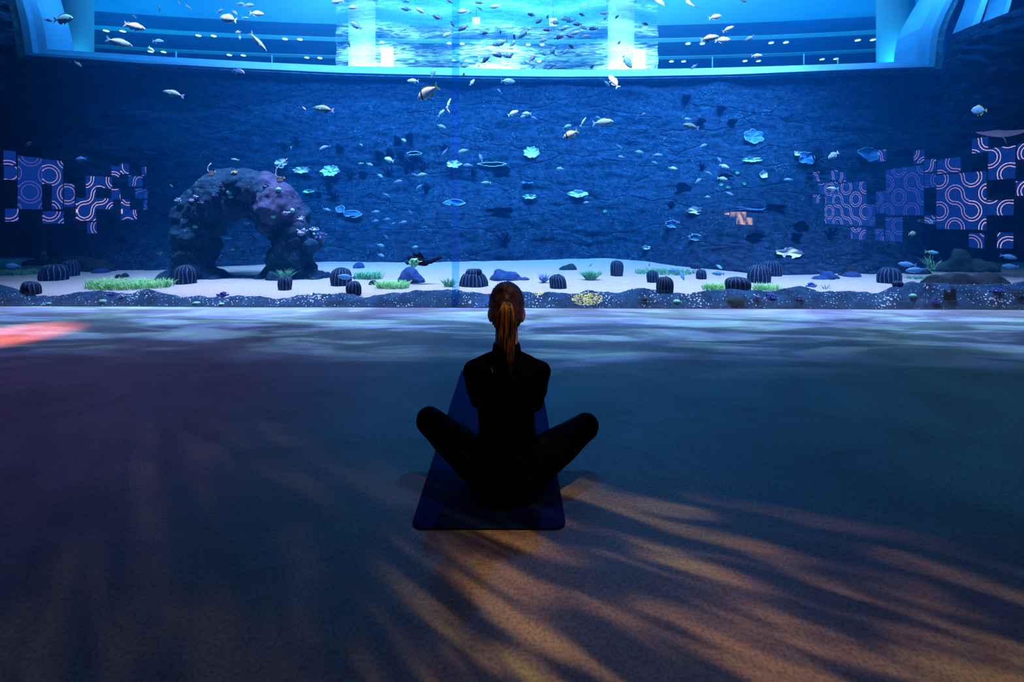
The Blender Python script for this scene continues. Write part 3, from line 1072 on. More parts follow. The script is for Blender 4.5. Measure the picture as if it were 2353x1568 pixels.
def place_label(what, px, py, still=False):
    """what + where, unlike every label given so far."""
    pool = [l for l in LANDMARKS if not (still and ('fish' in l[0] or 'bream' in l[0] or ' ray' in l[0]))]
    c = sorted(pool, key=lambda l: math.hypot(l[1] - px, (l[2] - py) * 1.2))
    for l in c[:14]:
        dx, dy = px - l[1], py - l[2]
        r = math.hypot(dx, dy)
        if r < 9:
            continue
        ax, ay = abs(dx), abs(dy)
        h = 'right of' if dx > 0 else 'left of'
        v = 'below' if dy > 0 else 'above'
        if r < 20:
            rel = 'touching'
        elif ax > 2.4 * ay:
            rel = h
        elif ay > 2.4 * ax:
            rel = v
        else:
            rel = v + (' and right of' if dx > 0 else ' and left of')
        adv = 'just ' if 20 <= r < 55 else ('' if r < 130 else 'far ')
        if rel == 'touching':
            rel, adv = 'close against', ''
        t = '%s, %s%s %s' % (what, adv, rel, l[0])
        if t not in USED and len(t.split()) <= 16:
            USED.add(t)
            return t
    t = what
    USED.add(t)
    return t


# ------------------------------------------------------------------ lamps, signs and railing of the far hall
RING = MB()
for k in range(24):
    pass
ringmesh = None
for (px, py) in DOWN:
    p = ground(px, py, HZ - 0.045)
    root = empty('downlight', p)
    tag(root, place_label('small round downlight in the %s ceiling band' % ('upper' if py < HY - (HY - 108) / bow(px) + 4 else 'lower'), px, py, True), 'downlight', 'downlights of the far hall')
    if ringmesh is None:
        a = MB().tube([(0, 0, -0.03), (0, 0, 0.02)], 0.125, 20).build('trim_ring', M_ring, root)
        b_ = MB().tube([(0, 0, -0.04), (0, 0, -0.02)], 0.105, 20).build('diffuser', glow('downlight_glow', (0.95, 1.0, 0.98), 7.0), root)
        ringmesh = (a, b_)
    else:
        for s in ringmesh:
            c = s.copy(); COL.objects.link(c); c.parent = root
for (px, py, wd, what) in ((955, 84, 20, 'large oval glowing ceiling lamp'), (1342, 15, 17, 'small oval glowing ceiling lamp'), (933, 4, 16, 'dark round ceiling lamp')):
    p = ground(px, py, HZ - 0.10)
    r = wd * 0.5 * mpp(p)
    root = empty('ceiling_lamp', p)
    tag(root, what + (' between the seam and the second pillar' if px < 1000 else ' left of the third pillar'), 'ceiling lamp')
    MB().tube([(0, 0, 0), (0, 0, 0.08)], [r, r * 0.9], 28).build('rim', M_ring, root)
    MB().ball((0, 0, 0), (r * 0.92, r * 0.92, 0.05), 24, 8).build('diffuser', glow('ceiling_lamp_glow', (0.6, 0.95, 1.0), 0.2 if px == 933 else 1.1), root)
for (px, py, wd, hg, nm) in ((1094, 47, 18, 15, 'nearer the seam'), (1271, 50, 17, 17, 'between the middle pillars')):
    p = at(px, py, 13.95 if px < 0 else 13.55)
    k = mpp(p)
    root = empty('hanging_sign', p)
    tag(root, 'small glowing white square sign hanging above the far window ledge, ' + nm, 'sign')
    MB().box((-wd * k / 2, 0, -hg * k / 2), (wd * k / 2, 0.04, hg * k / 2)).build('sign_face', glow('sign_glow', (0.95, 1, 1), 3.0), root, smooth=False)
    MB().tube([(0, 0.02, hg * k / 2), (0, 0.02, HZ - p.z)], 0.008, 8).build('hanger', M_ring, root)
for (px, py, side) in ((105, 3, 'left'), (2113, 29, 'right')):
    p = at(px, py, 17.0 * bow(px))
    k = mpp(p)
    o = MB().box((-20 * k, 0, -5 * k), (24 * k, 0.1, 5 * k)).build('wall_lamp', glow('wall_lamp_glow', (0.75, 1.0, 0.95), 1.6), smooth=False)
    o.location = p
    tag(o, 'bright white slab lamp half hidden behind the %s end pillar' % side, 'lamp')
root = empty('ledge_railing', at(1195, 150, FRAME_Y + 1.0))
tag(root, 'thin glass railing posts standing behind the far window ledge', 'railing')
M_post = mat('railing_post', (0.25, 0.6, 0.7), 0.4)
for px in (405, 625, 1505, 1637, 1847, 1925):
    a = at(px, rowat(px, 176), (FRAME_Y + 1.15) * bow(px)); b_ = at(px, rowat(px, 137) if px not in (1505, 1925) else rowat(px, 150), (FRAME_Y + 1.15) * bow(px))
    MB().tube([a - root.location, b_ - root.location], 0.016, 8).build('post', M_post, root)

# ------------------------------------------------------------------ fish
def fishmat(name, back, belly, side=None, spec=0.5, rough=0.35, bars=None, split=0.02):
    m, nt, b = nodes(name)
    N, L = nt.nodes.new, nt.links.new
    tc = N('ShaderNodeTexCoord'); sp = N('ShaderNodeSeparateXYZ'); L(tc.outputs['Object'], sp.inputs[0])
    r = N('ShaderNodeMapRange'); r.inputs['From Min'].default_value = -0.08 + split; r.inputs['From Max'].default_value = 0.10 + split
    L(sp.outputs[2], r.inputs['Value'])
    rp = N('ShaderNodeValToRGB')
    rp.color_ramp.elements[0].color = (*belly, 1); rp.color_ramp.elements[1].color = (*back, 1)
    if side:
        e = rp.color_ramp.elements.new(0.5); e.color = (*side, 1)
    L(r.outputs[0], rp.inputs[0])
    n = N('ShaderNodeTexNoise'); n.inputs['Scale'].default_value = 22; L(tc.outputs['Object'], n.inputs['Vector'])
    nr = N('ShaderNodeMapRange'); nr.inputs['To Min'].default_value = 0.75; nr.inputs['To Max'].default_value = 1.15; L(n.outputs['Fac'], nr.inputs['Value'])
    mx = N('ShaderNodeMix'); mx.data_type = 'RGBA'; mx.blend_type = 'MULTIPLY'; mx.inputs['Factor'].default_value = 1
    L(rp.outputs[0], mx.inputs['A']); L(nr.outputs[0], mx.inputs['B'])
    col = mx.outputs['Result']
    for (x0, x1, c) in (bars or []):
        s = N('ShaderNodeMath'); s.operation = 'MULTIPLY_ADD'; s.inputs[1].default_value = 0.25
        L(sp.outputs[2], s.inputs[0]); L(sp.outputs[0], s.inputs[2])
        cm = N('ShaderNodeMath'); cm.operation = 'COMPARE'; cm.inputs[1].default_value = (x0 + x1) / 2; cm.inputs[2].default_value = (x1 - x0) / 2
        L(s.outputs[0], cm.inputs[0])
        q = N('ShaderNodeMix'); q.data_type = 'RGBA'; q.inputs['B'].default_value = (*c, 1)
        L(cm.outputs[0], q.inputs['Factor']); L(col, q.inputs['A'])
        col = q.outputs['Result']
    L(col, b.inputs['Base Color'])
    b.inputs['Roughness'].default_value = rough
    b.inputs['Specular IOR Level'].default_value = spec
    return m


M_eye = mat('fish_eye', (0.01, 0.01, 0.015), 0.15)
KIND = {
    # body half-height, half-width, tail fork, tail span, back, belly, side, fin colour, words
    'silver': (0.165, 0.065, 0.5, 0.15, (0.217, 0.62, 0.66), (0.527, 0.92, 0.9), (0.372, 0.8, 0.82), (0.31, 0.75, 0.78), 'pale silver fish'),
    'pink': (0.165, 0.065, 0.5, 0.15, (0.465, 0.55, 0.75), (0.57, 0.88, 0.95), (0.527, 0.8, 0.92), (0.496, 0.65, 0.85), 'pinkish white fish'),
    'dark': (0.165, 0.065, 0.55, 0.15, (0.0124, 0.05, 0.14), (0.031, 0.13, 0.24), None, (0.0124, 0.06, 0.16), 'dark blue fish'),  # backlit silhouette put into the skin colour
    'teal': (0.18, 0.06, 0.5, 0.14, (0.09, 0.42, 0.46), (0.15, 0.58, 0.62), None, (0.0372, 0.22, 0.3), 'teal fish'),
    'blue': (0.15, 0.06, 0.45, 0.13, (0.062, 0.28, 0.62), (0.149, 0.48, 0.80), None, (0.062, 0.3, 0.65), 'soft blue fish'),
    'green': (0.16, 0.07, 0.3, 0.13, (0.161, 0.36, 0.12), (0.341, 0.72, 0.50), (0.26, 0.55, 0.30), (0.384, 0.6, 0.7), 'yellow-green fish'),
    'slim': (0.085, 0.05, 0.6, 0.12, (0.248, 0.68, 0.72), (0.546, 0.94, 0.92), None, (0.31, 0.8, 0.6), 'slender pale fish'),
    'slimdark': (0.085, 0.05, 0.5, 0.10, (0.0186, 0.08, 0.18), (0.0372, 0.18, 0.3), None, (0.0186, 0.08, 0.2), 'slender backlit fish'),  # darkness of backlighting painted into skin and fins
    'yellowtail': (0.12, 0.055, 0.6, 0.14, (0.062, 0.34, 0.66), (0.217, 0.62, 0.85), None, (0.372, 0.75, 0.15), 'blue fish with a yellow tail'),
    'disc': (0.30, 0.05, 0.2, 0.13, (0.174, 0.55, 0.85), (0.211, 0.66, 0.9), None, (0.372, 0.62, 0.1), 'round pale blue fish with a yellow edge'),
    'porgy': (0.20, 0.075, 0.55, 0.17, (0.62, 0.84, 0.50), (0.80, 0.97, 0.92), (0.74, 0.94, 0.80), (0.62, 0.78, 0.08), 'silver-yellow fish with a black bar'),
    'orange': (0.10, 0.05, 0.3, 0.1, (0.85, 0.30, 0.16), (0.95, 0.8, 0.75), None, (0.9, 0.4, 0.3), 'tiny orange and white fish'),
    'parrot': (0.17, 0.07, 0.15, 0.12, (0.186, 0.55, 0.25), (0.0372, 0.22, 0.75), (0.0496, 0.30, 0.80), (0.031, 0.2, 0.7), 'deep blue fish with a yellow-green back'),
    'olive': (0.145, 0.06, 0.3, 0.12, (0.0992, 0.28, 0.22), (0.174, 0.50, 0.48), None, (0.384, 0.50, 0.72), 'grey-green fish'),
}
FM = {}
for k_, (h_, w_, fk, ts, ba, be, si, fi, wd) in KIND.items():
    bars = [(0.225, 0.295, (0.004, 0.006, 0.012)), (0.40, 0.425, (0.02, 0.03, 0.03))] if k_ == 'porgy' else None
    FM[k_] = (fishmat('fish_skin_' + k_, ba, be, si, bars=bars), mat('fish_fin_' + k_, fi, 0.5))


def fish_body(h, w_):
    prof = [(0.50, 0.04), (0.475, 0.20), (0.43, 0.42), (0.36, 0.68), (0.26, 0.90), (0.14, 1.0), (0.0, 0.97), (-0.12, 0.78), (-0.22, 0.48), (-0.30, 0.24), (-0.36, 0.17)]
    V, Fc = [], []
    n = 14
    for i, (x, s) in enumerate(prof):
        zc = 0.015 * math.sin((0.5 - x) * 3)
        for k in range(n):
            a = 2 * math.pi * k / n
            V.append((x, w_ * (0.35 + 0.65 * s) * s ** 0.5 * math.cos(a) if s > 0.1 else 0.1 * w_ * math.cos(a), zc * h * 3 + h * s * math.sin(a)))
    for i in range(len(prof) - 1):
        for k in range(n):
            Fc.append((i * n + k, i * n + n + k, i * n + n + (k + 1) % n, i * n + (k + 1) % n))
    Fc.append(tuple(range(n))); Fc.append(tuple((len(prof) - 1) * n + k for k in range(n))[::-1])
    return V, Fc


def fin_shapes(h, fork, ts):
    t = ts
    return {
        'tail_fin': [(-0.33, 0.035), (-0.42, t * 0.72), (-0.50, t), (-0.5 + 0.11 * fork, t * 0.25), (-0.5 + 0.13 * fork, 0), (-0.5 + 0.11 * fork, -t * 0.25), (-0.50, -t), (-0.42, -t * 0.72), (-0.33, -0.035)],
        'dorsal_fin': [(0.20, h * 0.9), (0.12, h * 1.28), (0.0, h * 1.30), (-0.14, h * 1.05), (-0.26, h * 0.62), (-0.28, h * 0.3), (-0.1, h * 0.78), (0.05, h * 0.92)],
        'anal_fin': [(-0.02, -h * 0.92), (-0.10, -h * 1.22), (-0.20, -h * 0.88), (-0.28, -h * 0.40), (-0.2, -h * 0.42)],
        'pelvic_fin': [(0.16, -h * 0.9), (0.08, -h * 1.28), (0.04, -h * 1.18), (0.07, -h * 0.92)],
    }


FM_MESH = {}


def fish_meshes(kind):
    """Meshes of one kind: the parts of a big fish and the single mesh of a small one, facing +X, one unit long."""
    if kind in FM_MESH:
        return FM_MESH[kind]
    h, w_, fork, ts = KIND[kind][:4]
    skin, fin = FM[kind]
    res = {}
    v, f = fish_body(h, w_)
    b = MB().add(v, f)
    o = b.build('body', skin); res['body'] = o.data; bpy.data.objects.remove(o)
    whole = MB().add(v, f, 0)
    for nm, pts in fin_shapes(h, fork, ts).items():
        q = MB().plate(pts, -0.005, 0.005)
        whole.plate(pts, -0.005, 0.005, 1)
        o = q.build(nm, fin, smooth=False); res[nm] = o.data; bpy.data.objects.remove(o)
    for s, nm in ((-1, 'pectoral_fin'), (1, 'pectoral_fin_b')):
        q = MB().plate([(0.22, -0.01), (0.12, -0.06), (0.10, -0.02), (0.14, 0.012)], s * w_ * 0.98, s * (w_ * 0.98 + 0.006))
        o = q.build(nm, fin, smooth=False); res[nm] = o.data; bpy.data.objects.remove(o)
    for s, nm in ((-1, 'eye'), (1, 'eye_b')):
        q = MB().ball((0.40, s * w_ * 0.55, h * 0.22), (0.020, 0.016, 0.020), 10, 6)
        o = q.build(nm, M_eye); res[nm] = o.data; bpy.data.objects.remove(o)
    for s in (-1, 1):
        whole.ball((0.40, s * w_ * 0.55, h * 0.22), (0.018, 0.014, 0.018), 8, 5, 2)
    o = whole.build('fish', [skin, fin, M_eye]); res['whole'] = o.data; bpy.data.objects.remove(o)
    FM_MESH[kind] = res
    return res


def frame_of(ang, turn=0.0, roll=0.0):
    """Orientation whose +X points along ang (degrees, as seen in the picture: 0 right, 90 up)."""
    a = R(ang)
    ex = Vector((math.cos(a), 0, math.sin(a)))
    ez = Vector((0, 0, 1))
    if abs(ex.z) > 0.97:
        ez = Vector((-1, 0, 0)) if ex.z > 0 else Vector((1, 0, 0))
    ez = (ez - ex * ez.dot(ex)).normalized()
    ey = ez.cross(ex)
    m = Matrix((ex, ey, ez)).transposed()
    return (m @ Matrix.Rotation(R(turn), 3, 'Z') @ Matrix.Rotation(R(roll), 3, 'X')).to_4x4()


SIZES = ((9, 'minute'), (17, 'tiny'), (25, 'small'), (37, 'mid-sized'), (999, 'large'))


def facing(a):
    a = a % 360
    for lo, hi, t in ((-1, 20, 'facing right'), (20, 65, 'swimming up to the right'), (65, 115, 'pointing straight up'), (115, 160, 'swimming up to the left'), (160, 200, 'facing left'),
                      (200, 245, 'diving to the left'), (245, 295, 'pointing straight down'), (295, 340, 'diving to the right'), (340, 361, 'facing right')):
        if lo < a <= hi:
            return t
    return 'facing right'


def fish(px, py, ln, ang, kind, label=None, turn=None, Y=None):
    if Y is None:
        Y = 7.2 if ln >= 40 else (7.9 if ln >= 26 else 8.7 - 0.02 * ln)
        if py > 560:
            Y = min(Y, 0.9 * (CAMZ - SAND_Z) * F / (py + 10 - HY))
        Y *= bow(px) * 0.35 + 0.65
    p = at(px, py, Y)
    if turn is None:
        turn = (RND.random() - 0.5) * 50
    L_ = ln * mpp(p) / max(0.55, math.cos(R(turn)))
    ms = fish_meshes(kind)
    mw = Matrix.Translation(p) @ frame_of(ang, turn) @ Matrix.Scale(L_, 4)
    desc = KIND[kind][8]
    sz = next(t for lim, t in SIZES if ln <= lim)
    lab = label or place_label(('%s %s %s' % (sz if not desc.startswith('tiny') else '', desc, facing(ang))).strip(), px, py)
    if label:
        USED.add(label)
    if ln >= 22:
        root = bpy.data.objects.new('fish', None)
        root.empty_display_size = 0.1
        COL.objects.link(root)
        root.matrix_world = mw
        for nm in ('body', 'tail_fin', 'dorsal_fin', 'anal_fin', 'pelvic_fin', 'pectoral_fin', 'pectoral_fin_b', 'eye', 'eye_b'):
            link(nm.replace('_b', '') if nm.endswith('_b') else nm, ms[nm], root)
    else:
        root = link('fish', ms['whole'])
        root.matrix_world = mw
    tag(root, lab, 'fish', 'fish swimming in the tank')
    return root


BIG = [
    (145, 44, 56, 0, 'teal', 'large teal surgeonfish in front of the leftmost pillar, facing right'), (525, 43, 53, 162, 'green', 'big yellow-green fish under the far ceiling, head tilted up to the left'),
    (593, 96, 56, -50, 'slim', 'large silver-backed fish with a yellow tail diving to the right under the first ceiling band'),
    (548, 165, 42, -22, 'dark', 'dark fish with a pale back at the far ledge, left half of the window'), (399, 216, 50, 166, 'olive', 'grey-green fish with a pale tail on the upper left rock wall'),
    (744, 251, 52, 172, 'olive', 'long grey-green fish with a pink tail on the upper rock wall left of the seam'), (983, 213, 58, 206, 'porgy', 'big silver-yellow fish with a black head bar just left of the seam'),
    (1311, 309, 40, 208, 'porgy', 'smaller silver-yellow fish with a black head bar, right of the seam'), (1385, 282, 46, 0, 'silver', 'white-bellied silver fish facing right in the middle of the rock wall'),
    (1441, 142, 36, -55, 'teal', 'big dark bream diving in front of the right pool of white ripples'), (1410, 187, 40, 118, 'pink', 'pink-backed fish rising across the far ledge under the third pillar'),
    (1149, 98, 38, 186, 'teal', 'big backlit bream with white belly above the middle pool of ripples'), (2250, 254, 34, 180, 'disc', 'pale blue butterflyfish with a yellow edge on the dark right rock'),
    (1588, 291, 42, 172, 'olive', 'dim yellow-green fish facing left on the upper right rock wall'), (746, 341, 34, 198, 'parrot', 'deep blue fish with a yellow-green back above the flower corals'),
    (186, 366, 36, 184, 'blue', 'pale blue fish facing left over the dark left rock, above the panel reflections'), (309, 61, 48, -14, 'pink', 'pale lilac fish with a forked tail right of the leftmost pillar'),
    (274, 98, 48, -14, 'silver', 'silver-green fish below the first ceiling band, right of the leftmost pillar'), (1660, 92, 38, 6, 'pink', 'pinkish white fish overlapping a paler one on the upper ceiling band, front one'),
    (1630, 88, 42, 10, 'pink', 'pinkish white fish overlapping another on the upper ceiling band, rear one'),
]
for r_ in BIG:
    fish(*r_)
SMALL = [(111, 47, 14, -10, 'silver'), (293, 55, 26, -12, 'blue'), (308, 38, 13, -40, 'silver'), (363, 95, 32, -6, 'blue'), (348, 113, 26, -35, 'slim'), (367, 20, 13, 80, 'silver'), (411, 5, 13, -60, 'slim'),
         (432, 16, 20, -45, 'slim'), (505, 26, 20, 20, 'silver'), (553, 9, 20, 2, 'silver'), (571, 12, 25, 6, 'silver'), (539, 29, 20, -40, 'pink'), (590, 31, 34, -4, 'pink'), (563, 41, 24, -12, 'slim'), (547, 74, 19, 170, 'pink'), (551, 86, 14, -70, 'pink'),
         (179, 147, 19, -38, 'silver'), (160, 141, 11, -50, 'blue'), (812, 17, 28, 175, 'silver'), (818, 59, 32, 150, 'teal'), (801, 99, 24, -72, 'slimdark'), (776, 3, 34, 180, 'silver'),
         (933, 21, 23, 178, 'teal'), (967, 25, 26, 152, 'silver'), (1005, 40, 26, 154, 'dark'), (1034, 3, 20, 150, 'silver'), (1064, 26, 30, 186, 'silver'), (1080, 29, 10, 60, 'dark'), (1102, 6, 20, 182, 'silver'), (1138, 15, 27, 178, 'silver'), (1103, 20, 16, 160, 'slim'),
         (1040, 55, 18, -60, 'dark'), (1064, 65, 26, 202, 'dark'), (1029, 79, 26, 210, 'teal'), (1113, 77, 19, 4, 'dark'), (1150, 74, 10, 80, 'dark'), (1182, 85, 13, 100, 'dark'), (1178, 100, 22, 48, 'teal'), (1146, 127, 30, 178, 'dark'), (1166, 130, 22, -8, 'dark'), (1175, 126, 14, 40, 'dark'), (1115, 138, 26, 36, 'dark'),
         (1100, 152, 12, 75, 'slimdark'), (1068, 152, 20, 178, 'blue'), (995, 169, 24, 62, 'teal'), (1066, 173, 13, 88, 'dark'), (1085, 189, 19, 58, 'silver'), (1167, 187, 34, 4, 'teal'), (949, 186, 28, 178, 'silver'), (1148, 210, 15, 130, 'blue'),
         (1221, 34, 20, 154, 'dark'), (1258, 39, 13, 70, 'dark'), (1239, 49, 20, 215, 'dark'), (1275, 52, 22, 8, 'teal'), (1299, 43, 24, 190, 'teal'), (1312, 48, 22, 190, 'blue'), (1327, 56, 22, 176, 'dark'), (1341, 64, 18, -20, 'teal'), (1294, 65, 26, 6, 'teal'), (1258, 69, 22, 176, 'dark'), (1320, 76, 26, 4, 'blue'), (1203, 77, 30, 215, 'teal'),
         (1364, 66, 22, 178, 'dark'), (1347, 83, 24, 4, 'blue'), (1284, 86, 24, 10, 'dark'), (1310, 83, 21, 160, 'dark'), (1250, 92, 24, 198, 'teal'), (1337, 34, 15, 170, 'dark'), (1389, 30, 20, 176, 'pink'), (1390, 43, 10, 50, 'teal'), (1417, 39, 13, 45, 'dark'), (1422, 99, 13, 50, 'dark'), (1482, 55, 17, -4, 'dark'),
         (1250, 123, 22, 168, 'teal'), (1269, 117, 23, 52, 'teal'), (1278, 125, 22, 150, 'teal'), (1298, 120, 20, 40, 'teal'), (1313, 108, 17, 148, 'dark'), (1223, 135, 22, 46, 'dark'), (1210, 142, 19, -35, 'teal'), (1360, 154, 14, 46, 'dark'), (1226, 155, 13, 40, 'slimdark'), (1268, 154, 22, 30, 'slimdark'), (1284, 156, 18, 10, 'slimdark'),
         (1643, 39, 32, 15, 'pink'), (1673, 67, 26, 24, 'pink'), (1722, 88, 20, 205, 'silver'), (1739, 128, 25, 2, 'pink'), (1595, 153, 20, 215, 'blue'), (1710, 2, 20, 170, 'silver'), (1394, 192, 20, -40, 'teal'),
         (1375, 271, 15, 160, 'blue'), (1340, 280, 26, 58, 'slim'), (1303, 291, 22, 20, 'teal'), (1581, 274, 18, 176, 'teal'), (1210, 261, 22, 174, 'silver'), (1228, 272, 17, 160, 'blue'), (1179, 260, 28, 28, 'silver'), (1203, 267, 16, 200, 'teal'),
         (1031, 237, 26, 72, 'slim'), (1014, 260, 22, 46, 'silver'), (1030, 254, 15, -55, 'orange'), (1004, 277, 11, 80, 'blue'), (1014, 291, 24, -22, 'teal'), (699, 249, 13, -40, 'orange'), (830, 333, 11, 150, 'blue'), (669, 340, 9, 70, 'silver'), (1526, 320, 9, 60, 'orange'), (1478, 262, 11, 30, 'orange'),
         (927, 322, 17, -30, 'teal'), (894, 367, 28, 160, 'silver'), (829, 376, 15, 180, 'yellowtail'), (849, 378, 20, -20, 'blue'), (873, 404, 18, -30, 'teal'), (914, 418, 24, 8, 'blue'), (953, 402, 15, -30, 'blue'), (971, 402, 26, 190, 'teal'), (964, 430, 24, 215, 'blue'), (1022, 351, 26, 235, 'blue'), (1065, 348, 30, 195, 'teal'),
         (1105, 363, 20, 110, 'blue'), (1075, 380, 24, 176, 'blue'), (1117, 420, 24, 182, 'yellowtail'), (888, 449, 17, -32, 'blue'), (751, 482, 19, -15, 'blue'), (863, 487, 20, 4, 'blue'), (862, 508, 18, 6, 'blue'), (889, 504, 15, 8, 'blue'), (903, 514, 11, 20, 'blue'), (926, 511, 19, 10, 'blue'), (943, 488, 14, -60, 'blue'), (874, 564, 20, -12, 'blue'), (875, 587, 20, -12, 'blue'), (887, 544, 14, -55, 'blue'), (953, 568, 16, 10, 'teal'),
         (64, 332, 26, 20, 'olive'), (540, 367, 19, 170, 'yellowtail'), (565, 511, 29, -6, 'blue'), (508, 507, 23, -10, 'blue'), (519, 546, 23, -10, 'blue'), (394, 428, 10, -60, 'green'), (796, 637, 40, 174, 'blue'), (533, 573, 17, 0, 'silver'),
         (1653, 367, 16, -55, 'blue'), (1664, 382, 22, -24, 'silver'), (1627, 398, 24, -24, 'blue'), (1660, 411, 25, -8, 'silver'), (1604, 416, 20, 35, 'blue'), (1675, 445, 22, -24, 'blue'), (1625, 453, 15, 0, 'teal'), (1616, 335, 22, 20, 'blue'), (1423, 338, 19, -32, 'blue'), (1468, 350, 24, -6, 'teal'), (1511, 357, 26, 0, 'blue'), (1428, 361, 17, 170, 'teal'), (1504, 374, 18, -20, 'blue'), (1546, 387, 20, -10, 'silver'), (1288, 388, 20, 178, 'teal'), (1346, 466, 15, 10, 'teal'), (1811, 413, 18, 178, 'blue'),
         (1652, 613, 16, -40, 'teal'), (1650, 629, 28, 178, 'blue'), (1567, 633, 24, -70, 'blue'), (1546, 622, 26, 178, 'blue'), (1357, 609, 13, 40, 'blue'), (1492, 609, 10, 80, 'blue'), (1915, 357, 38, 206, 'olive'), (1914, 434, 40, 178, 'slim'), (2096, 537, 27, 4, 'green'), (2141, 580, 30, -6, 'yellowtail'), (2085, 608, 36, 176, 'blue'), (2105, 621, 40, 186, 'blue'), (2317, 590, 32, -12, 'blue'), (2322, 612, 30, 178, 'blue'), (30, 611, 34, 178, 'blue'), (1412, 600, 12, 30, 'blue')]
for r_ in SMALL:
    fish(*r_)

# bannerfish with long trailing fins on both shoulders of the arch rock
M_ban = fishmat('bannerfish_skin', (0.55, 0.6, 0.12), (0.85, 0.85, 0.8), (0.02, 0.02, 0.03), bars=[(0.05, 0.16, (0.01, 0.012, 0.02)), (-0.2, -0.08, (0.01, 0.012, 0.02))])
M_fil = mat('banner_filament', (0.8, 0.85, 0.9), 0.5)
for (px, py, ln, s, nm) in ((487, 399, 20, 1, 'left'), (645, 413, 22, 1, 'right')):
    p = at(px, py, 7.2)
    k = mpp(p) * ln
    root = empty('bannerfish', p)
    tag(root, 'bannerfish with a long white fin streamer at the %s shoulder of the arch rock' % nm, 'fish')
    tr = frame_of(-150) @ Matrix.Scale(k, 4)
    v, f = fish_body(0.36, 0.07)
    MB().add([tr @ Vector(q) for q in v], f).build('body', M_ban, root)
    MB().add(*[(lambda q: ([tr @ x for x in q.v], q.f))(MB().plate([(-0.3, 0.05), (-0.5, 0.16), (-0.46, 0), (-0.5, -0.16), (-0.3, -0.05)], -0.01, 0.01))][0]).build('tail_fin', FM['porgy'][1], root, smooth=False)
    pts = [(-0.3 * k + 0.0, 0, 0.1 * k), (-0.55 * k, 0, 0.55 * k), (-0.45 * k, 0, 1.1 * k), (0.05 * k, 0, 1.7 * k), (0.7 * k, 0, 2.2 * k)] if nm == 'right' else [(-0.2 * k, 0, 0.0), (-0.5 * k, 0, 0.4 * k), (-0.45 * k, 0, 0.8 * k), (-0.1 * k, 0, 1.2 * k)]
    MB().tube(pts, [0.07 * k, 0.055 * k, 0.05 * k, 0.04 * k, 0.02 * k][:len(pts)], 8).build('fin_streamer', M_fil, root)

# rays
def ray_mesh():
    V, Fc = [], []
    n, m_ = 16, 13
    for j in range(m_):
        y = -1 + 2 * j / (m_ - 1)
        for i in range(n):
            s = i / (n - 1)
            x0, x1 = 0.42 - 0.45 * abs(y) ** 1.3, -0.36 + 0.14 * abs(y)
            x = x0 + (x1 - x0) * s
            t = 0.085 * (1 - abs(y) ** 0.8) * math.sin(math.pi * min(1, max(0, s))) ** 0.7
            V.append((x, y * 0.55, t + 0.12 * abs(y) ** 2)); V.append((x, y * 0.55, -0.4 * t + 0.12 * abs(y) ** 2 - 0.004))
    def q(j, i, k): return (j * n + i) * 2 + k
    for j in range(m_ - 1):
        for i in range(n - 1):
            Fc.append((q(j, i, 0), q(j, i + 1, 0), q(j + 1, i + 1, 0), q(j + 1, i, 0)))
            Fc.append((q(j, i, 1), q(j + 1, i, 1), q(j + 1, i + 1, 1), q(j, i + 1, 1)))
    for j in range(m_ - 1):
        for i in (0, n - 1):
            Fc.append((q(j, i, 0), q(j + 1, i, 0), q(j + 1, i, 1), q(j, i, 1)))
    return V, Fc


M_ray = mat('ray_skin', (0.66, 0.88, 0.92), 0.5, (0.5, 0.72, 0.8), 5)
M_rayd = mat('ray_skin_pinkish', (0.06, 0.055, 0.085), 0.7, (0.08, 0.07, 0.11), 4)
for (px, py, ln, ang, tn, rl, m, lab) in ((1514, 2, 40, 170, 20, -55, M_ray, 'white ray cut off by the top of the picture, right of the third pillar'), (1586, 9, 34, 178, 30, -50, M_ray, 'white triangular ray with a thin tail, second white ray right of the third pillar'),
                                          (2296, 308, 74, 40, 50, 35, M_rayd, 'dim pinkish ray curving up over the dark right rocks, above the panel reflections')):
    p = at(px, py, 8.0)
    root = bpy.data.objects.new('ray', None); COL.objects.link(root)
    root.matrix_world = Matrix.Translation(p) @ frame_of(ang, tn, rl) @ Matrix.Scale(ln * mpp(p), 4)
    v, f = ray_mesh()
    MB().add(v, f).build('body', m, root)
    MB().tube([(-0.3, 0, 0.01), (-0.6, 0.02, 0.0), (-0.95, 0.05, -0.03)], [0.022, 0.012, 0.005], 8).build('tail', m, root)
    tag(root, lab, 'ray')

# black fish feeding on a green leaf above the smooth boulder
p = at(962, 598, 7.35); k = mpp(p)
root = empty('black_fish', p)
tag(root, 'black long-tailed fish with yellow streaks nibbling a green leaf above the smooth boulder', 'fish')
M_blk = mat('black_fish_skin', (0.001, 0.0015, 0.003), 0.7, None, 6, 0, 0.05)
MB().ball((-2 * k, 0, -2 * k), (26 * k, 10 * k, 9 * k), 18, 10, rot=Matrix.Rotation(R(18), 3, 'Y')).build('body', M_blk, root)
MB().plate([(-12 * k, 4 * k), (-13 * k, 17 * k), (-2 * k, 13 * k), (3 * k, 20 * k), (12 * k, 6 * k), (10 * k, 0)], -0.012, 0.012).build('dorsal_fin', M_blk, root, smooth=False)
MB().tube([(14 * k, 0, -6 * k), (30 * k, 0, -3 * k), (46 * k, 0, 5 * k), (54 * k, 0, 6 * k)], [(0.03, 5 * k), (0.02, 5 * k), (0.012, 4 * k), (0.006, 1 * k)], 8).build('tail_fin', M_blk, root)
MB().tube([(-18 * k, 0, -4 * k), (-26 * k, -0.02, -8 * k), (-30 * k, -0.03, -5 * k)], [4 * k, 3 * k, 1 * k], 8).build('pectoral_fin', M_blk, root)
q = MB()
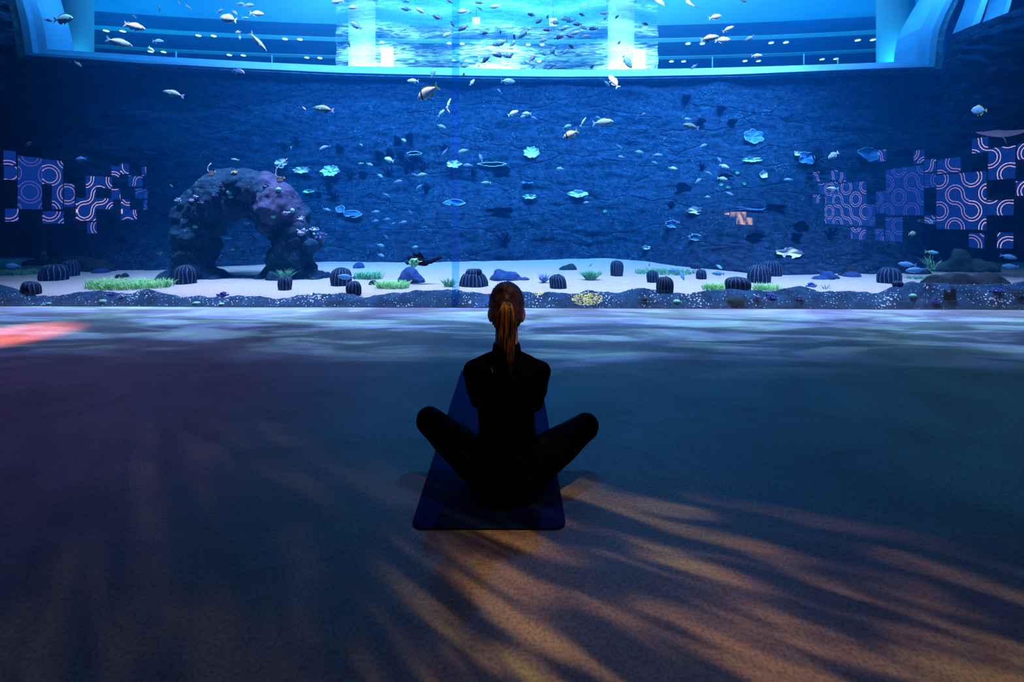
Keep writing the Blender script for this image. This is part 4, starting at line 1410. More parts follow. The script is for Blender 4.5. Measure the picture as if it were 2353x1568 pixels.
for (x, z) in ((-4, 4.5), (6, -2)):
    q.tube([((x - 3) * k, -10 * k, (z - 1.0) * k), ((x + 4) * k, -10 * k, (z + 0.5) * k)], [1.2 * k, 0.8 * k], 8)
q.build('yellow_streak', mat('yellow_streak', (0.75, 0.65, 0.05), 0.5), root)
V, Fc = [], []
n = 22
V.append((0, -0.012, 0)); V.append((0, 0.012, 0))
for i in range(n):
    a = 2 * math.pi * i / n
    r_ = 10.5 * k * (1 + 0.08 * math.sin(3 * a) + 0.05 * math.sin(7 * a))
    for rr, yy in ((r_ * 0.6, 0.012 * math.sin(5 * a)), (r_, 0.02 * math.sin(5 * a + 1))):
        V += [(rr * math.cos(a), yy - 0.012, rr * math.sin(a)), (rr * math.cos(a), yy + 0.012, rr * math.sin(a))]
for i in range(n):
    a, b_ = 2 + i * 4, 2 + ((i + 1) % n) * 4
    Fc += [(0, a, b_), (1, b_ + 1, a + 1), (a, a + 2, b_ + 2, b_), (a + 1, b_ + 1, b_ + 3, a + 3), (a + 2, a + 3, b_ + 3, b_ + 2)]
leaf = make('lettuce_leaf', V, Fc, mat('lettuce_leaf', (0.10, 0.62, 0.30), 0.5, (0.45, 0.92, 0.55), 24, 0.4))
leaf.location = at(951, 604, 7.15)
tag(leaf, 'bright green round leaf held by the black fish above the smooth boulder', 'leaf')

# ------------------------------------------------------------------ ridged coral mounds on the sand
def ridge_material():
    m, nt, b = nodes('ridged_coral')
    N, L = nt.nodes.new, nt.links.new
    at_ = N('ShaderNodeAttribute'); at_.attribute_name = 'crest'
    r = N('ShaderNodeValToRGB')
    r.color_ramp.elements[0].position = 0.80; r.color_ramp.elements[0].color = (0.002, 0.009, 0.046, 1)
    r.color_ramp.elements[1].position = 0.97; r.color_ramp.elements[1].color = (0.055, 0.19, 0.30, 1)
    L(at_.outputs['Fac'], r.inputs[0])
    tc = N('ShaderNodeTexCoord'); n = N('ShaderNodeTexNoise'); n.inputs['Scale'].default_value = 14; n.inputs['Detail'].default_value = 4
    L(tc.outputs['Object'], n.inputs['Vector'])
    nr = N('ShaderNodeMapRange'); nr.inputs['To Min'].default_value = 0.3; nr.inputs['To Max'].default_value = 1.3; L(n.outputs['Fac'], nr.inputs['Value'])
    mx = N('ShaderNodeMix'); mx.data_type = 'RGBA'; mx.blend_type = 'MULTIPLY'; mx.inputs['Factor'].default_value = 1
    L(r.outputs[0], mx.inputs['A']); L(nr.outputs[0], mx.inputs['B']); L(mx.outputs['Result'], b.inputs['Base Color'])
    b.inputs['Roughness'].default_value = 0.75
    b.inputs['Specular IOR Level'].default_value = 0.2
    return m


M_ridged = ridge_material()


def mound_mesh(w, h, seed, ribs, belly=0.12, lean=0.0, d=None):
    """A dome of meandering vertical ridges, width w, height h."""
    nu, nv = ribs * 8, 22
    V, C, Fc = [], [], []
    dd = d or w * 0.8
    for j in range(nv + 1):
        t = j / nv
        th = t * math.pi / 2
        for i in range(nu):
            ph = 2 * math.pi * i / nu
            wob = 0.35 * noise.noise(Vector((math.cos(ph) * 2 + seed, math.sin(ph) * 2, t * 3.0))) * 2
            c = 0.5 + 0.5 * math.cos(ribs * ph + 2.2 * wob + lean * t * 6)
            prof = (math.cos(th) ** 0.55) * (1 - belly * (1 - t) ** 2 * 1.5)
            lump = 1 + 0.14 * noise.noise(Vector((math.cos(ph) * 1.2 + seed * 3, math.sin(ph) * 1.2, t * 1.5)))
            rr = prof * lump * (0.90 + 0.10 * c ** 0.8 * (1 - 0.4 * t))
            z = h * (math.sin(th) ** 0.8) * (0.95 + 0.05 * c) * (1 + 0.10 * noise.noise(Vector((math.cos(ph) * 1.1, math.sin(ph) * 1.1, seed))) * t)
            V.append((w / 2 * rr * math.cos(ph) + lean * z * 0.5, dd / 2 * rr * math.sin(ph), z - 0.01))
            C.append(c)
    for j in range(nv):
        for i in range(nu):
            Fc.append((j * nu + i, j * nu + (i + 1) % nu, (j + 1) * nu + (i + 1) % nu, (j + 1) * nu + i))
    Fc.append(tuple(range(nu))[::-1])
    Fc.append(tuple(nv * nu + i for i in range(nu)))
    return V, Fc, C


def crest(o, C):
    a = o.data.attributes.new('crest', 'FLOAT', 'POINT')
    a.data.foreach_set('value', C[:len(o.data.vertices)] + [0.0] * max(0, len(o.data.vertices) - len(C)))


MOUNDS = [(99, 647, 65, 38, 9, 'broad dark ridged coral mound, front one of the pair at the left'), (146, 636, 42, 38, 9, 'dark ridged coral mound, rear one of the pair at the left'),
          (52, 677, 47, 29, 8, 'small black ridged coral with pale stripes at the far left, on the rock ridge'), (411, 655, 56, 44, 9, 'tall ridged coral with pale stripes at the right end of the front grass bed'),
          (647, 669, 40, 33, 8, 'small flared ridged coral in front of the right leg of the arch rock'), (776, 659, 54, 43, 10, 'tall dark ridged coral behind a passing blue fish, right of the arch rock'),
          (807, 676, 42, 29, 8, 'small ridged coral on the ridge left of two grass beds'), (1285, 665, 46, 34, 10, 'slanting dark ridged coral with a blue bush at its left'),
          (1420, 636, 39, 37, 10, 'tall lone ridged coral on open sand right of the round grass ball'), (1504, 651, 36, 29, 8, 'ridged coral in front of the long rear grass strip, touching a larger one'),
          (1533, 675, 46, 39, 10, 'large ridged coral standing on the rock ridge, front one of two'), (1616, 643, 31, 24, 8, 'small ridged coral at the right end of the rear grass strip'),
          (1602, 619, 28, 15, 9, 'faint small rounded ridged coral at the foot of the right rock mound'), (1706, 667, 66, 29, 11, 'low wide ridged coral with grass on both sides, on the ridge'),
          (1757, 653, 60, 42, 11, 'large black ridged coral with wavy ridges, middle of three clustered right of centre'), (1783, 636, 50, 36, 11, 'rounded greenish ridged coral behind the large wavy one'),
          (2061, 653, 58, 37, 10, 'large dark ridged coral at the right end of the sand'), (2072, 662, 28, 17, 7, 'small dark ridged coral leaning on the large one at the right end')]
for (px, py, wd, hg, ribs, lab) in MOUNDS:
    p = on_ridge(px, py) if py > 660 else on_ground(px, py)
    k = mpp(p)
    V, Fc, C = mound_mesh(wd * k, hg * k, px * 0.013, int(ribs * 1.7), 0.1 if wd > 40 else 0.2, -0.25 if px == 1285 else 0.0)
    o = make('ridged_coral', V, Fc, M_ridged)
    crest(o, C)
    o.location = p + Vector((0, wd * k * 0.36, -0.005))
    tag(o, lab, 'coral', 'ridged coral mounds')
    USED.add(lab)
# the two-tier one
p = on_ground(1086, 662); k = mpp(p)
root = empty('tiered_coral', p + Vector((0, 0.2, -0.005)))
tag(root, 'two-tier ridged coral with a smaller crown on a wide base, left of the woman', 'coral', 'ridged coral mounds')
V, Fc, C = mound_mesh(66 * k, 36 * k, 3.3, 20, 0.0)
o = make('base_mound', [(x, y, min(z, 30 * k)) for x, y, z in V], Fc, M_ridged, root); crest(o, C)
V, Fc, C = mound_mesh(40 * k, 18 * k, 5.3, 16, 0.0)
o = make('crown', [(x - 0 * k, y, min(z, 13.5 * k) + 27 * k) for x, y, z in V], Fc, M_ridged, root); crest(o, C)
MB().ball((13 * k, -10 * k, 36 * k), 6.5 * k, 14, 10).build('side_knob', M_ridged, root)

# ------------------------------------------------------------------ loose rocks and boulders
M_bould = rock('blue_boulder', (0.010, 0.04, 0.14), (0.03, 0.10, 0.28), (0.5, 0.65, 0.8), 3.0, 30, 0.08, 0.6, False, (1, 1, 1))
M_darkrock = rock('dark_boulder', (0.008, 0.014, 0.02), (0.03, 0.05, 0.06), (0.4, 0.5, 0.5), 3.0, 40, 0.07, 0.7, False, (1, 1, 1))
M_greenrock = rock('algae_rock', (0.006, 0.025, 0.03), (0.02, 0.065, 0.065), (0.4, 0.6, 0.5), 4.0, 30, 0.06, 0.6, False, (1, 1, 1))


def boulder(px, py, wd, hg, m, lab, lumps=None, on=on_ground, rough=0.09, depth=0.8, name='boulder', cat='rock', vox=24):
    p = on(px, py); k = mpp(p)
    root_loc = p + Vector((0, wd * k * depth * 0.35, -0.01))
    q = MB()
    for (x, z, rx, rz) in (lumps or [(0, 0, 0.5, 1.0)]):
        q.ball((x * wd * k, 0, z * hg * k), (rx * wd * k, rx * wd * k * depth, rz * hg * k), 18, 12)
    s = px * 0.37
    f = 2.2 / (wd * k)
    amp = rough * hg * k

    def post(c, n):
        c = c + n * amp * noise.fractal(c * f * 2 + Vector((s, 0, 0)), 0.9, 2, 4)
        if c.z < -0.03:
            c.z = -0.03
        return c
    o = remeshed(name, q, m, None, max(wd, hg) * k / vox, 2, post)
    o.location = root_loc
    tag(o, lab, cat)
    USED.add(lab)
    return o


boulder(940, 652, 66, 38, M_bould, 'smooth blue domed boulder on the sand under the black fish', [(-0.05, 0, 0.40, 1.0), (0.14, 0, 0.36, 0.58), (-0.22, 0, 0.28, 0.5)], rough=0.06)
boulder(1170, 647, 94, 26, M_bould, 'long low rough blue rock on the sand behind the head of the woman', [(-0.22, 0, 0.28, 0.95), (0.05, 0, 0.30, 0.8), (0.32, 0, 0.18, 0.42)], rough=0.25)
boulder(1306, 621, 42, 15, M_greenrock, 'flat greenish rock on the rear sand left of the round grass ball', [(-0.1, 0, 0.40, 0.7), (0.15, 0, 0.35, 1.0)], rough=0.1)
boulder(268, 640, 20, 10, M_darkrock, 'small dark pebble behind the front grass bed, left one of two', vox=12)
boulder(283, 638, 18, 11, M_darkrock, 'small dark pebble behind the front grass bed, right one of two', vox=12)
boulder(856, 655, 24, 12, M_darkrock, 'small dark stone between the two grass beds right of the arch rock', [(0, 0, 0.5, 1)], vox=12)
boulder(822, 617, 28, 15, M_bould, 'faint blue rounded stone on the rear sand right of the arch rock', vox=12)
boulder(1966, 637, 42, 13, M_bould, 'low smooth blue stone on the sand in the right half, far back', vox=14)
boulder(222, 628, 40, 11, M_bould, 'low bluish stone at the foot of the left rock slope', [(0, 0, 0.5, 1.0), (-0.2, 0, 0.3, 0.7)], vox=14)
boulder(155, 626, 170, 38, M_darkrock, 'long dark rock shelf behind the pair of ridged corals at left', [(-0.25, 0, 0.24, 0.95), (0.0, 0, 0.30, 1.0), (0.28, 0, 0.25, 0.8)], rough=0.22, depth=0.45)
boulder(67, 611, 74, 17, M_darkrock, 'dark rock behind the leftmost grass bed, near the left edge', [(-0.15, 0, 0.3, 0.8), (0.2, 0, 0.32, 1.0)], depth=0.5)
boulder(97, 592, 14, 16, M_darkrock, 'round dark stone perched on the long dark rock shelf', vox=12, on=lambda px, py: at(px, py, 7.9))
boulder(2122, 631, 56, 13, M_darkrock, 'flat dark rock under the far right grass tuft', [(-0.2, 0, 0.4, 0.8), (0.2, 0, 0.3, 1.0)], depth=0.5)
boulder(2250, 690, 230, 72, M_darkrock, 'big dark boulder slab in the lower right corner of the tank', [(-0.26, 0, 0.22, 0.92), (-0.02, 0, 0.28, 1.0), (0.28, 0, 0.26, 0.98)], on=lambda px, py: at(px, 700, 6.75), rough=0.10, depth=0.5)
boulder(2245, 622, 130, 44, M_greenrock, 'heap of algae-covered rocks behind the big dark boulder', [(-0.1, 0.1, 0.22, 1.0), (-0.35, 0, 0.25, 0.5), (0.2, 0, 0.3, 0.6), (0.42, 0, 0.18, 0.5)], on=lambda px, py: at(px, py, 8.0), rough=0.2, depth=0.5)
boulder(1912, 644, 66, 20, M_bould, 'knobbly blue coral rock on the right sand behind thin grass blades', [(-0.28, 0, 0.26, 0.5), (-0.1, 0.4, 0.10, 0.8), (0.05, 0.1, 0.24, 0.9), (0.32, 0, 0.13, 0.6)], rough=0.2)
boulder(1960, 636, 50, 22, M_darkrock, 'dark rock pile behind the knobbly blue coral rock', [(0, 0, 0.4, 0.6), (0.1, 0.3, 0.22, 0.8)], rough=0.2)

# ------------------------------------------------------------------ arch rock
M_arch = rock('arch_rock', (0.003, 0.030, 0.065), (0.014, 0.085, 0.15), (0.08, 0.24, 0.30), 4.5, 15, 0.19, 0.9, False, (1, 1, 1))
nt = M_arch.node_tree
# mauve coralline crust over the right shoulder (a growth with its own outline)
bs = next(n for n in nt.nodes if n.type == 'BSDF_PRINCIPLED')
src = bs.inputs['Base Color'].links[0].from_socket
atn = nt.nodes.new('ShaderNodeAttribute'); atn.attribute_name = 'crust'
cr = nt.nodes.new('ShaderNodeMix'); cr.data_type = 'RGBA'; cr.inputs['B'].default_value = (0.075, 0.095, 0.20, 1)
nt.links.new(atn.outputs['Fac'], cr.inputs['Factor']); nt.links.new(src, cr.inputs['A']); nt.links.new(cr.outputs['Result'], bs.inputs['Base Color'])
YA = 8.1
q = MB()
BL = [(438, 620, 42), (440, 580, 44), (438, 540, 44), (440, 505, 46), (428, 508, 32), (424, 560, 30), (422, 610, 30), (470, 480, 48), (500, 452, 50), (480, 560, 20), (490, 520, 26), (530, 436, 46), (565, 432, 44), (600, 440, 46), (640, 470, 48), (560, 462, 42), (525, 470, 42), (600, 475, 38), (632, 512, 36),
      (668, 500, 44), (682, 540, 38), (665, 560, 38), (650, 595, 34), (680, 600, 38), (700, 625, 32), (632, 630, 32), (606, 640, 20), (732, 640, 18), (660, 640, 40), (400, 640, 26), (490, 638, 24), (512, 645, 16), (722, 562, 14), (668, 575, 36)]
o0 = at(560, 640, YA)
for (x, y, r_) in BL:
    x += 10 if x < 470 and y < 625 else 0
    p = at(x, y, YA + 0.25 * noise.noise(Vector((x * 0.02, y * 0.02, 0)))) - o0
    q.ball(p, (r_ * mpp(o0), max(r_ * mpp(o0), 0.24) * 1.15, r_ * mpp(o0)), 16, 11)


def archpost(c, n):
    w_ = c + o0
    return c + n * (0.07 * noise.fractal(w_ * 2.4, 0.9, 2, 4) + 0.022 * noise.fractal(w_ * 8, 0.8, 2, 4))


arch = remeshed('arch_rock', q, M_arch, None, 0.028, 4, archpost)
arch.location = o0
tag(arch, 'big rock arch overgrown with corals, standing on the sand in the left half', 'rock')
cl = []
for v in arch.data.vertices:
    w_ = v.co + o0
    d_ = w_ - EYE
    px = CX + F * (d_.x * math.cos(YAW) + d_.y * math.sin(YAW)) / (d_.y * math.cos(YAW) - d_.x * math.sin(YAW))
    py = HY - F * d_.z / (d_.y * math.cos(YAW) - d_.x * math.sin(YAW))
    e = 1 - math.hypot((px - 640) / 75, (py - 465) / 75) + 0.7 * noise.fractal(w_ * 3, 1, 2, 4)
    cl.append(max(0.0, min(1.0, e * 2.5)))
a_ = arch.data.attributes.new('crust', 'FLOAT', 'POINT'); a_.data.foreach_set('value', cl)
ARCHB = BVHTree.FromPolygons([v.co + o0 for v in arch.data.vertices], [tuple(p.vertices) for p in arch.data.polygons])


def on_arch(px, py):
    h = ARCHB.ray_cast(EYE, direction(px, py).normalized())
    return h[0] if h[0] is not None else at(px, py, YA)


M_ball = mat('green_ball_coral', (0.10, 0.42, 0.28), 0.6, (0.18, 0.58, 0.40), 30, 0.3)
M_knob = mat('knobbly_coral', (0.16, 0.20, 0.34), 0.7, (0.40, 0.48, 0.62), 30, 0.5)
M_knobd = mat('dark_knobbly_coral', (0.02, 0.03, 0.10), 0.7, (0.08, 0.11, 0.26), 30, 0.5)
M_knobb = mat('blue_knobbly_coral', (0.015, 0.03, 0.20), 0.6, (0.04, 0.08, 0.36), 30, 0.5)
balls = [(527, 442), (530, 451), (671, 484), (719, 539), (640, 436), (628, 497), (448, 520)]
for (px, py) in balls:
    p = on_arch(px, py); k = mpp(p)
    o = MB().ball((0, 0, 0), (6 * k, 6 * k, 5.5 * k), 16, 10).build('ball_coral', M_ball)
    o.location = p
    tag(o, place_label('small round green coral ball on the arch rock', px, py, True), 'coral', 'green coral balls on the arch rock')


def knobs(name, p, r_, m, n, seed, lab, cat='coral', grp=None, squash=0.75):
    rr = random.Random(seed)
    q = MB()
    q.ball((0, 0, 0), (r_ * 0.7, r_ * 0.7, r_ * 0.5), 12, 8)
    for i in range(n):
        a, e = rr.random() * 6.283, rr.random() ** 0.7 * 1.45
        d_ = Vector((math.cos(a) * math.cos(e), math.sin(a) * math.cos(e), math.sin(e) * squash))
        q.capsule(d_ * r_ * 0.4, r_ * 0.12, d_ * r_ * (0.85 + 0.25 * rr.random()), r_ * (0.12 + 0.06 * rr.random()), 7)
    o = q.build(name, m)
    o.location = p
    tag(o, lab, cat, grp)
    return o


for i, (px, py, r_, m) in enumerate([(509, 428, 7, M_knobd), (517, 436, 7, M_knobd), (492, 450, 7, M_knobd), (518, 455, 6, M_knobd), (453, 454, 8, M_knob), (411, 463, 8, M_knob), (464, 467, 7, M_knobd), (440, 462, 6, M_knob), (692, 536, 12, M_knob), (722, 530, 9, M_knob), (655, 490, 9, M_knob), (735, 548, 14, M_knobd), (690, 505, 9, M_knob), (610, 430, 8, M_knobd)]):
    p = on_arch(px, py)
    knobs('knobbly_coral', p, r_ * mpp(p) * 1.15, m, 16, i, place_label('%s knobbly coral on the arch rock' % ('pale' if m is M_knob else 'dark'), px, py, True), grp='knobbly corals on the arch rock')
# orange-tipped encrusting sponge on the top of the arch
p = on_arch(538, 398); k = mpp(p)
knobs('orange_sponge', p, 9 * k, mat('orange_sponge', (0.45, 0.28, 0.16), 0.7, (0.25, 0.45, 0.22), 20, 0.3), 9, 77, 'pale orange and green sponge on the very top of the arch rock', 'sponge', squash=0.5)

# corals growing on the front ridge
for i, (px, py, r_, m, what) in enumerate([(254, 678, 8, M_knobb, 'deep blue bushy coral'), (282, 683, 9, M_knob, 'lilac-grey knobbly coral'), (512, 682, 13, M_knobb, 'deep blue bushy coral'), (1864, 659, 11, M_knobb, 'deep blue bushy coral'),
                                            (1772, 686, 14, M_knobb, 'round blue spiny coral'), (1737, 690, 11, M_knobd, 'dark spiny coral'), (2288, 672, 13, M_knobb, 'fan of blue finger coral'), (2150, 696, 12, M_knobb, 'blue knobbly coral'), (1838, 690, 9, M_knobd, 'dark knobbly coral'), (1483, 688, 6, M_knobd, 'tiny dark cup coral')]):
    p = on_ridge(px, py)
    knobs('knobbly_coral', p, r_ * mpp(p), m, 22, 40 + i, place_label(what + ' on the front rock ridge', px, py, True), grp='corals on the front ridge')
for i, (px, py, rw, rh) in enumerate([(236, 694, 8, 6), (112, 698, 6, 3), (451, 697, 9, 4), (1555, 694, 9, 6), (2098, 681, 8, 6), (510, 699, 8, 3), (1690, 692, 20, 12)]):
    p = on_ridge(px, py); k = mpp(p)
    o = MB().ball((0, 0, 0), (rw * k, rw * k * 0.8, rh * k), 18, 10).build('ball_coral', M_ball if px != 1690 else M_greenrock)
    o.location = p
    tag(o, place_label('low rounded %s coral lump on the front rock ridge' % ('green' if px != 1690 else 'dark'), px, py, True), 'coral', 'coral lumps on the front ridge')
# finger sponges at the right
p = on_ridge(2182, 686); k = mpp(p)
root = empty('finger_sponge', p)
tag(root, 'dark upright finger sponge standing on the ridge before the big dark boulder', 'sponge')
for (x, h_) in ((-9, 20), (-2, 16), (6, 28), (10, 24)):
    MB().tube([(x * k, 0, -4 * k), (x * k * 1.05, 0, h_ * 0.5 * k), (x * k * 1.1, 0, h_ * k)], [3.2 * k, 3.6 * k, 2.6 * k], 10).build('finger', M_darkrock, root)
# stone post at the far right
boulder(2345, 690, 24, 22, M_darkrock, 'small dark stump of coral at the right edge of the picture', on=on_ridge, vox=14)
# yellow encrusting coral on the ridge
for j, (cx, cy, rx, ry, n, lab) in enumerate([(1350, 688, 36, 15, 420, 'crust of bright yellow coral on the front ridge, right of the woman'), (1236, 674, 14, 5, 70, 'small patch of yellow coral on the ridge crest beside the head of the woman')]):
    q = MB(); rr = random.Random(j)
    c0 = on_ridge(cx, cy)
    for i in range(n):
        a, s = rr.random() * 6.283, math.sqrt(rr.random())
        p = on_ridge(cx + rx * s * math.cos(a), cy + ry * s * math.sin(a))
        if (p - c0).length > 0.6:
            continue
        r_ = (0.004 + 0.005 * rr.random())
        q.ball(p - c0, (r_ * 1.4, r_, r_), 7, 5)
    o = q.build('yellow_coral', mat('yellow_coral', (0.55, 0.52, 0.05), 0.7, (0.80, 0.78, 0.30), 30, 0.3))
    o.location = c0
    tag(o, lab, 'coral')
rr = random.Random(3)
# a branching blue bush
p = on_ground(1250, 652); k = mpp(p)
q = MB()
for i in range(46):
    a, e = rr.random() * 6.283, 0.45 + rr.random() * 1.0
    d_ = Vector((math.cos(a) * math.cos(e), 0.7 * math.sin(a) * math.cos(e), math.sin(e)))
    L_ = (16 + 10 * rr.random()) * k
    q.tube([d_ * 1 * k, d_ * L_ * 0.55 + Vector((0, 0, 1.5 * k)), d_ * L_], [1.3 * k, 1.1 * k, 0.6 * k], 6)
o = q.build('bush_coral', mat('blue_bush_coral', (0.06, 0.16, 0.42), 0.6, (0.22, 0.40, 0.70), 20))
o.location = p + Vector((0, 0.08, 0))
tag(o, 'spiky blue bush coral on the sand left of the slanting ridged coral', 'coral')

# ------------------------------------------------------------------ sea grass
M_grass = mat('sea_grass', (0.10, 0.42, 0.10), 0.5, (0.34, 0.78, 0.30), 7, 0, 0.3)
M_grassd = mat('deep_sea_grass', (0.05, 0.30, 0.16), 0.5, (0.14, 0.52, 0.28), 7, 0, 0.3)
GRASS = [(290, 663, 196, 24, 900, M_grass, 0, 'long bright green grass bed on the front sand'), (32, 632, 78, 14, 260, M_grassd, 0, 'dull green grass bed at the left edge of the sand'),
         (845, 642, 62, 20, 330, M_grassd, 0, 'green grass bed behind the other one, right of the arch rock'), (900, 663, 76, 20, 420, M_grass, 0, 'green grass bed in front of the smooth blue boulder'),
         (1030, 660, 42, 26, 90, M_grassd, 1, 'spiky green grass tuft left of the two-tier ridged coral'), (1358, 644, 48, 27, 260, M_grassd, 1, 'round green grass ball on the open sand'),
         (1530, 630, 136, 15, 420, M_grassd, 0, 'long strip of short green grass on the rear sand'), (1650, 667, 64, 19, 260, M_grass, 0, 'green grass left of the low wide ridged coral'),
         (1765, 668, 58, 18, 220, M_grass, 0, 'green grass right of the low wide ridged coral'), (657, 640, 44, 26, 70, M_grassd, 1, 'dark green grass tuft at the right foot of the arch rock'),
         (2122, 642, 70, 9, 130, M_grassd, 0, 'thin row of short grass behind the ridge at the right'), (2143, 624, 34, 32, 22, M_grassd, 1, 'tall spiky grass tuft on the flat rock at the far right'),
         (1902, 665, 36, 17, 8, M_grassd, 1, 'few thin grass blades in front of the knobbly blue coral rock'), (366, 588, 22, 12, 16, M_grassd, 1, 'small yellowish plant on the left rock slope')]
for gi, (px, py, wd, hg, n, m, tuft, lab) in enumerate(GRASS):
    p = (on_ground(px, py) if px not in (366, 2143, 657) else (on_rock(px, py) if px == 366 else (on_arch(px, py) + Vector((0, -0.05, 0)) if px == 657 else at(px, 618, 6.95)))); k = mpp(p)
    q = MB()
    rr = random.Random(gi)
    for i in range(n):
        a = rr.random() * 6.283
        s = math.sqrt(rr.random())
        bx, by = s * math.cos(a) * wd / 2 * k * (0.35 if tuft else 1), s * math.sin(a) * min(wd / 2 * k * 0.6, 0.28) * (0.5 if tuft else 1)
        gz = 0.0
        if tuft:
            lean = Vector((bx / (wd / 2 * k) * 2.6 + rr.uniform(-.2, .2), rr.uniform(-.5, .5), 1)).normalized()
        else:
            lean = Vector((rr.uniform(-.75, .75), rr.uniform(-.7, .7), 1)).normalized()
        L_ = hg * k * (0.7 + 0.5 * rr.random()) * (1.1 if not tuft else 1.05)
        w_ = (0.9 if tuft else 1.0) * k * 0.85
        sd = lean.cross(Vector((rr.uniform(-1, 1), rr.uniform(-1, 1), 0.1))).normalized() * w_
        b0 = Vector((bx, by, gz - 0.01))
        drop = Vector((lean.x, lean.y, -0.5)) * L_ * 0.3
        p1, p2 = b0 + lean * L_ * 0.6, b0 + lean * L_ + drop * 0.6
        n0 = lean.cross(sd).normalized() * w_ * 0.25
        base = len(q.v)
        q.v += [b0 - sd, b0 + sd, b0 + n0, p1 - sd * 0.8, p1 + sd * 0.8, p1 + n0 * 0.8, p2]
        for f in ((0, 1, 4, 3), (1, 2, 5, 4), (2, 0, 3, 5), (3, 4, 6), (4, 5, 6), (5, 3, 6)):
            q.f.append(tuple(base + i_ for i_ in f)); q.mi.append(0)
    o = q.build('sea_grass', m)
    o.location = p + Vector((0, 0.06 if not tuft else 0.02, 0))
    tag(o, lab, 'sea grass', 'grass beds on the sand')

# ------------------------------------------------------------------ corals on the rock wall
M_white = mat('white_coral', (0.78, 0.86, 0.90), 0.6, (0.95, 0.93, 0.97), 9, 0.3)
M_cyan = mat('cyan_coral', (0.30, 0.80, 0.82), 0.6, (0.75, 0.97, 0.95), 16, 0.5)
M_green = mat('green_coral', (0.30, 0.75, 0.55), 0.6, (0.75, 0.9, 0.7), 10, 0.3)
M_bluec = mat('blue_coral', (0.03, 0.13, 0.34), 0.6, (0.06, 0.22, 0.46), 8, 0.3)
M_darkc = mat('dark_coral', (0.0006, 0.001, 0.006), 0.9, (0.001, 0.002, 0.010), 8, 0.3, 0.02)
M_rim = mat('pale_coral_rim', (0.45, 0.66, 0.75), 0.6)


def ruffle(px, py, wd, hg, m, seed, lab, rim=None, lobes=5, tilt=0.35, under=False, name='plate_coral', folds=0):
    """A lobed plate growing out of the wall; parts: plate, rim, stalk."""
    p = on_rock(px, py) + Vector((0, -0.10, 0)); k = mpp(p)
    root = empty(name, p)
    rr = random.Random(seed)
    ph = [rr.random() * 6.28 for _ in range(4)]
    n, rings = 40, 5
    V, Fc = [], []
    edge = []
    for s in (0, 1):
        V.append((0, 0.0 if s == 0 else 0.02, 0))
        for j in range(1, rings + 1):
            t = j / rings
            for i in range(n):
                a = 2 * math.pi * i / n
                r_ = t * (1 + 0.10 * math.sin(lobes * a + ph[0]) * t + 0.07 * math.sin((lobes * 2 + 1) * a + ph[1]) * t + 0.035 * math.sin(13 * a + ph[2]) * t)
                x, z = wd / 2 * k * r_ * math.cos(a), hg / 2 * k * r_ * math.sin(a)
                y = -tilt * (hg / 2 * k) * r_ * math.sin(a) * -1.0 - 0.06 * t * t + 0.03 * t * math.sin(lobes * a + ph[3]) + folds * 0.012 * math.sin(t * 15 + 3 * math.sin(3 * a + ph[1]))
                V.append((x, y + 0.02 * s, z))
                if j == rings and s == 0:
                    edge.append((x, y + 0.01, z))
    half = 1 + rings * n
    for s in (0, 1):
        o_ = s * half
        for i in range(n):
            q = (o_, o_ + 1 + i, o_ + 1 + (i + 1) % n)
            Fc.append(q if s else q[::-1])
        for j in range(rings - 1):
            for i in range(n):
                a, b_ = o_ + 1 + j * n, o_ + 1 + (j + 1) * n
                q = (a + i, b_ + i, b_ + (i + 1) % n, a + (i + 1) % n)
                Fc.append(q if s else q[::-1])
    for i in range(n):
        a = 1 + (rings - 1) * n
        Fc.append((a + i, a + half + i, a + half + (i + 1) % n, a + (i + 1) % n))
    make('plate', V, Fc, m, root)
    if rim:
        MB().tube(edge + edge[:1], 0.8 * k, 6).build('rim', rim, root)
    MB().tube([(0, 0.0, -hg * 0.1 * k), (0, 0.16, -hg * 0.3 * k)], [hg * 0.16 * k + 0.01, hg * 0.22 * k + 0.02], 10).build('stalk', M_darkc, root)
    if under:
        MB().ball((0, 0.05, -hg * 0.42 * k), (wd * 0.42 * k, 0.12, hg * 0.22 * k), 16, 8).build('painted_underside_shade', M_darkc, root)  # shade under the plate built as a dark ball
    tag(root, lab, 'coral', 'plate corals on the rock wall')
    USED.add(lab)
    return root


ruffle(652, 377, 27, 22, M_white, 1, 'pink-white flower-shaped coral on the wall above the right shoulder of the arch rock', lobes=5)
ruffle(699, 392, 38, 15, M_white, 2, 'flat white coral between the flower-shaped one and the fluted cyan one', lobes=7)
ruffle(764, 394, 40, 24, M_cyan, 3, 'fluted cyan lettuce-like coral behind a small dark branch coral', lobes=6, folds=1, rim=M_rim)
ruffle(1045, 378, 33, 18, M_white, 4, 'white frilly coral crossed by the seam of the glass', lobes=5)
ruffle(1221, 352, 34, 25, M_cyan, 5, 'round cyan lettuce coral right of the seam', lobes=8, folds=1, rim=M_rim)
ruffle(1725, 316, 42, 32, M_bluec, 6, 'round blue ring coral with a pale broken rim on the upper right wall', lobes=6, rim=M_rim)
ruffle(715, 440, 24, 8, M_green, 7, 'small pale green shelf coral right of the arch rock', lobes=3)
ruffle(788, 481, 18, 17, M_bluec, 8, 'small upright lobe of the white-rimmed blue plate coral', lobes=2, rim=M_rim)
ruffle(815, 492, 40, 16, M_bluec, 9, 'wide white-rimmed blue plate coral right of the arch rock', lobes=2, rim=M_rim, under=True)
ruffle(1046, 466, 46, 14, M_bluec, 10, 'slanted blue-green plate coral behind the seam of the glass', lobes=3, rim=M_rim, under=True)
ruffle(1217, 452, 32, 11, M_cyan, 11, 'flat pale cyan coral below the round cyan lettuce coral', lobes=6)
